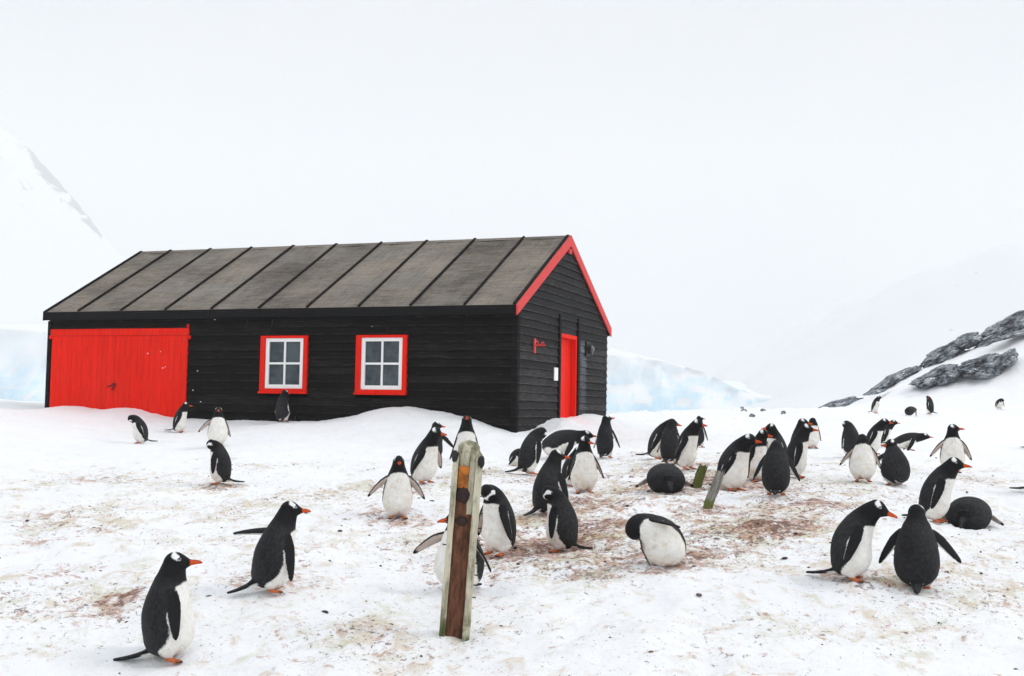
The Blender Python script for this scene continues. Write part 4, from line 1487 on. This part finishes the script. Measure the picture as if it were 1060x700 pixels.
# ---------------------------------------------------------------- rocks on the slope
def rock(u0, v0, u1, v1, thick, depth_m, y, label, seed, blunt=2.6, below=0.5):
    """a rock slab whose top edge runs between two points of the slope at distance y"""
    a, b = ray(u0, v0) * y, ray(u1, v1) * (y + 1.0)
    a[2] += CZ
    b[2] += CZ
    A, Bv = Vector(a), Vector(b)
    S = y / FPX
    th = thick * S
    ax = (Bv - A)
    L = ax.length
    ax.normalize()
    dep = Vector((0, 1, 0))
    up = dep.cross(ax).normalized()
    if up.z < 0:
        up = -up
    bm = bmesh.new()
    bmesh.ops.create_icosphere(bm, subdivisions=5, radius=1.0)
    mid = (A + Bv) / 2 - up * th * (.5 + below * .25)
    rs = random.Random(seed)
    planes = []
    for _ in range(26):
        n = Vector((rs.gauss(0, 1), rs.gauss(0, 1), rs.gauss(0, 1))).normalized()
        planes.append((n, rs.uniform(.60, .90)))
    for v in bm.verts:
        p = v.co.copy()
        p = Vector([math.copysign(abs(c) ** (2 / blunt), c) for c in p])
        for n, dd in planes:
            k = p.dot(n)
            if k > dd:
                p -= n * (k - dd) * .85
        q = p * 1.0
        nn = fbm(np.array([q.x * 2.2 * L / 3 + seed]), np.array([q.z * 1.7 + q.y * 1.3 + seed]), 2, 4)[0]
        st = math.sin((q.z * 5 + q.x * 2.5 * L / 4) * 2 + nn * 3) * .03
        rg = abs(fbm(np.array([q.x * 3.1 * L / 3 + seed * 2 + q.y]), np.array([q.z * 3.4 - q.x * 1.2]), 6, 4, .6)[0])
        p = p * (1.06 + .16 * nn + st - .20 * max(0, .30 - rg) / .30)
        # taper at the downhill tip
        tp = 1 - .45 * max(0, -p.x)
        v.co = ax * p.x * L * .56 + dep * p.y * depth_m * .5 + up * p.z * th * .56 * tp
    me = bpy.data.meshes.new('rock')
    bm.to_mesh(me)
    bm.free()
    me.materials.append(M_ROCK)
    o = link(bpy.data.objects.new('rock', me))
    o.location = mid
    tag(o, label, 'rock', 'dark rocks breaking out of the snow slope')
    return o


rock(831, 426, 888, 404, 13, 1.6, 56.5, 'low dark rock slab lowest on the slope, nearest the hut', 1)
rock(893, 407, 919, 401, 4, .8, 54.5, 'thin sliver of rock between the lowest slab and the rock shelf', 2)
rock(892, 402, 948, 373, 12, 2.0, 57.5, 'narrow tapering rock shelf rising from the lowest slab', 4)
rock(945, 372, 998, 342, 17, 2.4, 58, 'grey rock shelf on the ridge between the narrow shelf and the biggest rock', 7)
rock(1001, 341, 1072, 304, 31, 3.5, 58, 'biggest dark rock crowning the ridge at the frame edge', 9)
rock(983, 350, 1012, 338, 17, 2.0, 57.5, 'small blocky rock joining the ridge shelf to the biggest rock', 12)
rock(944, 384, 992, 368, 25, 3.0, 53.4, 'smooth rounded boulder below the ridge shelf', 15, 3.2)
rock(987, 370, 1036, 360, 26, 3.0, 53.0, 'cracked dark boulder with black fissure next to the smooth rounded one', 18, 3.0)
rock(1029, 374, 1048, 358, 13, 1.6, 52.6, 'small pointed rock just uphill of the cracked boulder', 21)
rock(1020, 352, 1072, 336, 6, 1.2, 55.5, 'thin rock ledge under the biggest rock', 24)

for q, (u0, v0, wd, hh) in enumerate(((766, 421, 5, 3), (776, 415, 6, 3), (785, 411, 4, 2.5), (793, 416, 5, 3), (770, 413, 3, 2), (804, 419, 4, 2.5))):
    p = hit_ground(u0, 426, full_ground)
    S_ = p[1] / FPX
    bm = bmesh.new()
    bmesh.ops.create_icosphere(bm, subdivisions=3, radius=1.0)
    gx, gy = p[0], p[1] - (v0 - 417) * .5
    for v in bm.verts:
        n = 1 + .35 * fbm(np.array([v.co.x * 1.5 + q * 3.0 + v.co.y]), np.array([v.co.z * 1.5 - q]), 4, 3)[0]
        v.co = Vector((v.co.x * wd * S_ * .6 * n, v.co.y * wd * S_ * .5 * n, v.co.z * hh * S_ * .9 * n))
    me = bpy.data.meshes.new('stone')
    bm.to_mesh(me)
    bm.free()
    me.materials.append(M_ROCK)
    o = link(bpy.data.objects.new('stone', me))
    o.location = (gx, gy, gz(gx, gy) + .02)
    tag(o, 'small dark stone poking through the far snow beside the lowest rock slab', 'stone', 'small stones in the far snow')

# ---------------------------------------------------------------- sea, glacier, mountain, far snow hill
def build_far():
    mw, nt, b = new_mat('pale_sea_bounce')
    g = NG(nt)
    nt.links.new(g.mix(g.smooth(g.noise(g.coord(), .012, 6, .7), .36, .46), (.12, .20, .24), (.80, .83, .85)), b.inputs['Base Color'])  # mostly pale tone added so the unseen sea brightens the haze
    b.inputs['Roughness'].default_value = .5
    nt.links.new(g.bump(g.noise(g.coord(), .3, 6), .3, .3), b.inputs['Normal'])
    n = 24
    R = 4200
    o = mesh_obj('sea', [(R * math.cos(2 * math.pi * i / n), R * math.sin(2 * math.pi * i / n), CZ - 8) for i in range(n)], [tuple(range(n))], mw)
    o['kind'] = 'structure'
    # glacier front: a cliff with a long snow slope behind it
    xs = np.concatenate([np.arange(-900, -60, 5.0), np.arange(-60, 192, 2.5)])
    prof_t = np.array([0, .12, .25, .4, .55, .7, .85, .95, 1.0, 1.3, 1.7, 2.2, 3.0, 4.0, 5.0])
    vs, fs = [], []
    for k, t in enumerate(prof_t):
        for x in xs:
            fade = 1 - sstep(85, 192, x)
            top = (40 + 6 * pnoise(np.array([x / 60.0]), np.array([2.0]))[0] + 2.5 * pnoise(np.array([x / 13.0]), np.array([7.0]))[0]) * (0.3 + .7 * fade) if x > -60 else 50 + 5 * pnoise(np.array([x / 70.0]), np.array([2.0]))[0]
            jag = 9 * fbm(np.array([x / 28.0]), np.array([t * 2.2]), 4, 4, .6)[0] + 4 * abs(pnoise(np.array([x / 9.0]), np.array([t * 3]))[0])
            if t <= 1:
                z = -5 + (top + 5) * t
                y = 800 + jag + t * 22
            else:
                q = t - 1
                z = top + q * 9 + 3.5 * fbm(np.array([x / 50.0]), np.array([q * 3]), 8, 3)[0]
                y = 822 + q * 130 + jag * max(0, 1 - q)
            vs.append((x * 1.8, y * 1.8, z * 1.8 + CZ))
    nx = len(xs)
    for k in range(len(prof_t) - 1):
        for i in range(nx - 1):
            fs.append((k * nx + i, k * nx + i + 1, (k + 1) * nx + i + 1, (k + 1) * nx + i))
    o = mesh_obj('glacier', vs, fs, M_ICE, None, True)
    o['kind'] = 'structure'
    # snow hill far away behind the rocks
    xs = np.linspace(40, 420, 70)
    ys = np.linspace(390, 760, 60)
    X, Y = np.meshgrid(xs, ys)
    H = -5 + 82 * sstep(58, 235, X) * sstep(392, 520, Y) + 4 * fbm(X / 40, Y / 40, 21, 4)
    mh, nt, b = new_mat('far_snow')
    g = NG(nt)
    f = g.smooth(g.noise(g.coord(), .035, 9, .72), .66, .70)
    nt.links.new(g.mix(f, (.72, .74, .76), (.30, .40, .44)), b.inputs['Base Color'])
    b.inputs['Roughness'].default_value = .9
    i = np.arange(X.size).reshape(X.shape)
    f = np.stack([i[:-1, :-1].ravel(), i[:-1, 1:].ravel(), i[1:, 1:].ravel(), i[1:, :-1].ravel()], 1)
    o = mesh_obj('far_hill', np.stack([X.ravel() * 3, Y.ravel() * 3, H.ravel() * 3 + CZ], 1), f, mh, None, True)
    o['kind'] = 'structure'
    # mountain ridge in the cloud
    D = 3100.0
    crest = [(-420, -60), (-200, 20), (-90, 75), (0, 138), (25, 158), (50, 184), (72, 208), (90, 229), (104, 248), (125, 268), (160, 300), (230, 345), (300, 380)]
    cu, cv = np.array(crest, float).T
    us = np.linspace(-420, 300, 240)
    vv = np.interp(us, cu, cv) + 2.2 * fbm(us / 14, us * 0, 31, 4, .6)
    cx = (us - 530) / FPX * D
    czs = np.array([ray(a, c)[2] for a, c in zip(us, vv)]) * D
    vs, rk = [], []
    ts = np.linspace(-1, 1, 61)
    for t in ts:
        q = abs(t)
        y = D + t * 1150
        z = czs * (1 - q) ** 1.15 - 10 * q + 26 * fbm(us / 30 + 3, us * 0 + t * 9, 41, 5, .55) * min(1, q * 8) * (1 - q)
        vs.append(np.stack([cx * (1 + t * .1), us * 0 + y, z + CZ], 1))
        rk.append(np.clip(1 - q * 15, 0, 1) * np.clip((us - 5) / 30, 0, 1) * np.clip((112 - us) / 22, 0, 1) + .34 * np.clip(1 - q * 3.2, 0, 1) * np.exp(-((us - 15) / 40) ** 2))
    n = len(us)
    fs = [(k * n + i, k * n + i + 1, (k + 1) * n + i + 1, (k + 1) * n + i) for k in range(len(ts) - 1) for i in range(n - 1)]
    o = mesh_obj('mountain', np.concatenate(vs), fs, M_MOUNT, None, True, {'rock': np.concatenate(rk)})
    o['kind'] = 'structure'


build_far()


# ---------------------------------------------------------------- loose bits lying on the snow, falling flakes
def build_bits():
    rs = random.Random(21)
    mb = MB()
    made = 0
    while made < 520:
        y = rs.uniform(7.0, 20)
        x = rs.uniform(-5, 8)
        if rs.random() > float(dirt_density(np.array([x]), np.array([y]))[0]) * 1.3 - .12:
            continue
        z = gz(x, y)
        r = rs.choice([.005, .006, .008, .010, .012, .017]) * rs.uniform(.7, 1.2)
        n = 7
        pts = []
        sx, sy, rot = rs.uniform(.8, 2.0), rs.uniform(.6, 1.1), rs.random() * 3.14
        for zz, k in ((-.4, .8), (.15, 1.0), (.6, .55)):
            for i in range(n):
                q = 2 * math.pi * i / n
                rr = r * k * rs.uniform(.75, 1.2)
                a, b = rr * math.cos(q) * sx, rr * math.sin(q) * sy
                pts.append((x + a * math.cos(rot) - b * math.sin(rot), y + a * math.sin(rot) + b * math.cos(rot), z + r * zz))
        f = [tuple(range(n))[::-1], tuple(range(2 * n, 3 * n))] + [(k * n + i, k * n + (i + 1) % n, (k + 1) * n + (i + 1) % n, (k + 1) * n + i) for k in range(2) for i in range(n)]
        mb.add(pts, f)
        made += 1
    m, nt, b = new_mat('pebble')
    g = NG(nt)
    r = g.attr('rnd').outputs['Fac']
    c = g.mix(g.smooth(r, .0, .6), (.05, .018, .013), (.035, .03, .03))
    c = g.mix(g.smooth(r, .6, .9), c, (.14, .11, .085))
    nt.links.new(c, b.inputs['Base Color'])
    b.inputs['Roughness'].default_value = .8
    o = mb.build('pebbles', m)
    o['kind'] = 'stuff'
    o['label'] = 'small stones and droppings scattered over the trampled snow'
    # falling snow in front of the hut
    mb = MB()
    spots = [(166, 364), (172, 380), (167, 381), (152, 366), (200, 404), (206, 384), (208, 416), (222, 331), (412, 388), (385, 338)]
    for u, v in spots:
        y = rs.uniform(17, 21)
        p = ray(u + rs.uniform(-2, 2), v) * y
        r = rs.uniform(.006, .011)
        bm = bmesh.new()
        bmesh.ops.create_icosphere(bm, subdivisions=1, radius=r)
        k = [rs.uniform(.7, 1.3) for _ in bm.verts]
        mb.add([(q.co.x * s * 1.3 + p[0], q.co.y * s + p[1], q.co.z * s + p[2] + CZ) for q, s in zip(bm.verts, k)], [tuple(w.index for w in fc.verts) for fc in bm.faces])
        bm.free()
    o = mb.build('snowflakes', simple('flake', (.85, .86, .88), .8, .1, .02))
    o['kind'] = 'stuff'
    o['label'] = 'a few falling snowflakes drifting past the hut'


build_bits()


# ---------------------------------------------------------------- air, sky, light, camera
def build_haze():
    me = bpy.data.meshes.new('haze')
    bm = bmesh.new()
    bmesh.ops.create_cube(bm, size=1.0)
    bm.to_mesh(me)
    bm.free()
    o = link(bpy.data.objects.new('haze', me))
    z0, z1 = -45, 930.0
    o.scale = (8600, 8600, z1 - z0)
    o.location = (0, 0, (z0 + z1) / 2)
    o['kind'] = 'stuff'
    m = bpy.data.materials.new('haze_air')
    m.use_nodes = True
    nt = m.node_tree
    nt.nodes.clear()
    out = nt.nodes.new('ShaderNodeOutputMaterial')
    v = nt.nodes.new('ShaderNodeVolumePrincipled')
    v.inputs['Color'].default_value = (1.0, 1.0, 1.0, 1)
    v.inputs['Density'].default_value = 0.00042
    v.inputs['Anisotropy'].default_value = 0.0
    nt.links.new(v.outputs[0], out.inputs['Volume'])
    me.materials.append(m)
    return o


build_haze()

SUN_EL, SUN_AZ = RAD(42), RAD(96)            # azimuth clockwise from the view direction (+y)
w = bpy.data.worlds.new('World')
SC.world = w
w.use_nodes = True
nt = w.node_tree
nt.nodes.clear()
g = NG(nt)
out = nt.nodes.new('ShaderNodeOutputWorld')
bg = nt.nodes.new('ShaderNodeBackground')
sky = nt.nodes.new('ShaderNodeTexSky')
sky.sky_type = 'NISHITA'
sky.sun_disc = False
sky.sun_elevation = SUN_EL
sky.sun_rotation = SUN_AZ
sky.air_density = 1.0
sky.dust_density = 4.0
hs = nt.nodes.new('ShaderNodeHueSaturation')
hs.inputs['Saturation'].default_value = 0.18
nt.links.new(sky.outputs[0], hs.inputs['Color'])
gen = nt.nodes.new('ShaderNodeTexCoord').outputs['Generated']
cl = g.noise(g.mapping(gen, (1, 1, 2.2)), 2.2, 6, .55, .4)
cloud = g.mix(g.smooth(cl, .35, .68), (8.0, 8.5, 9.25), (9.4, 9.5, 9.6))
zen = g.smooth(g.sep(gen)[2], 0.30, 0.92, 1.0, 1.95)          # a bright overcast is brightest overhead
vm = nt.nodes.new('ShaderNodeVectorMath')
vm.operation = 'SCALE'
nt.links.new(g.mix(0.82, hs.outputs[0], cloud), vm.inputs[0])
nt.links.new(zen, vm.inputs['Scale'])
nt.links.new(vm.outputs[0], bg.inputs['Color'])
bg.inputs['Strength'].default_value = 0.10
nt.links.new(bg.outputs[0], out.inputs[0])

sun = bpy.data.lights.new('sun', 'SUN')
sun.energy = 1.5
sun.angle = RAD(16)
sun.color = (1.0, 0.97, 0.93)
so = link(bpy.data.objects.new('sun', sun))
sd = Vector((math.sin(SUN_AZ) * math.cos(SUN_EL), math.cos(SUN_AZ) * math.cos(SUN_EL), math.sin(SUN_EL)))
so.rotation_euler = sd.to_track_quat('Z', 'Y').to_euler()

cam = bpy.data.cameras.new('camera')
cam.sensor_width = 36.0
cam.lens = FPX / 1060.0 * 36.0
cam.clip_end = 20000
cam.clip_start = 0.05
co_ = link(bpy.data.objects.new('camera', cam))
co_.matrix_world = Matrix.Translation((0, 0, CZ)) @ Matrix.Rotation(math.pi / 2 + PITCH, 4, 'X') @ Matrix.Rotation(ROLL, 4, 'Z')
SC.camera = co_
SC.view_settings.view_transform = 'Standard'
SC.view_settings.look = 'None'
SC.view_settings.exposure = EXPO
SC.view_settings.gamma = 1.0
SC.cycles.use_denoising = True
SC.cycles.max_bounces = 12
SC.cycles.volume_bounces = 8
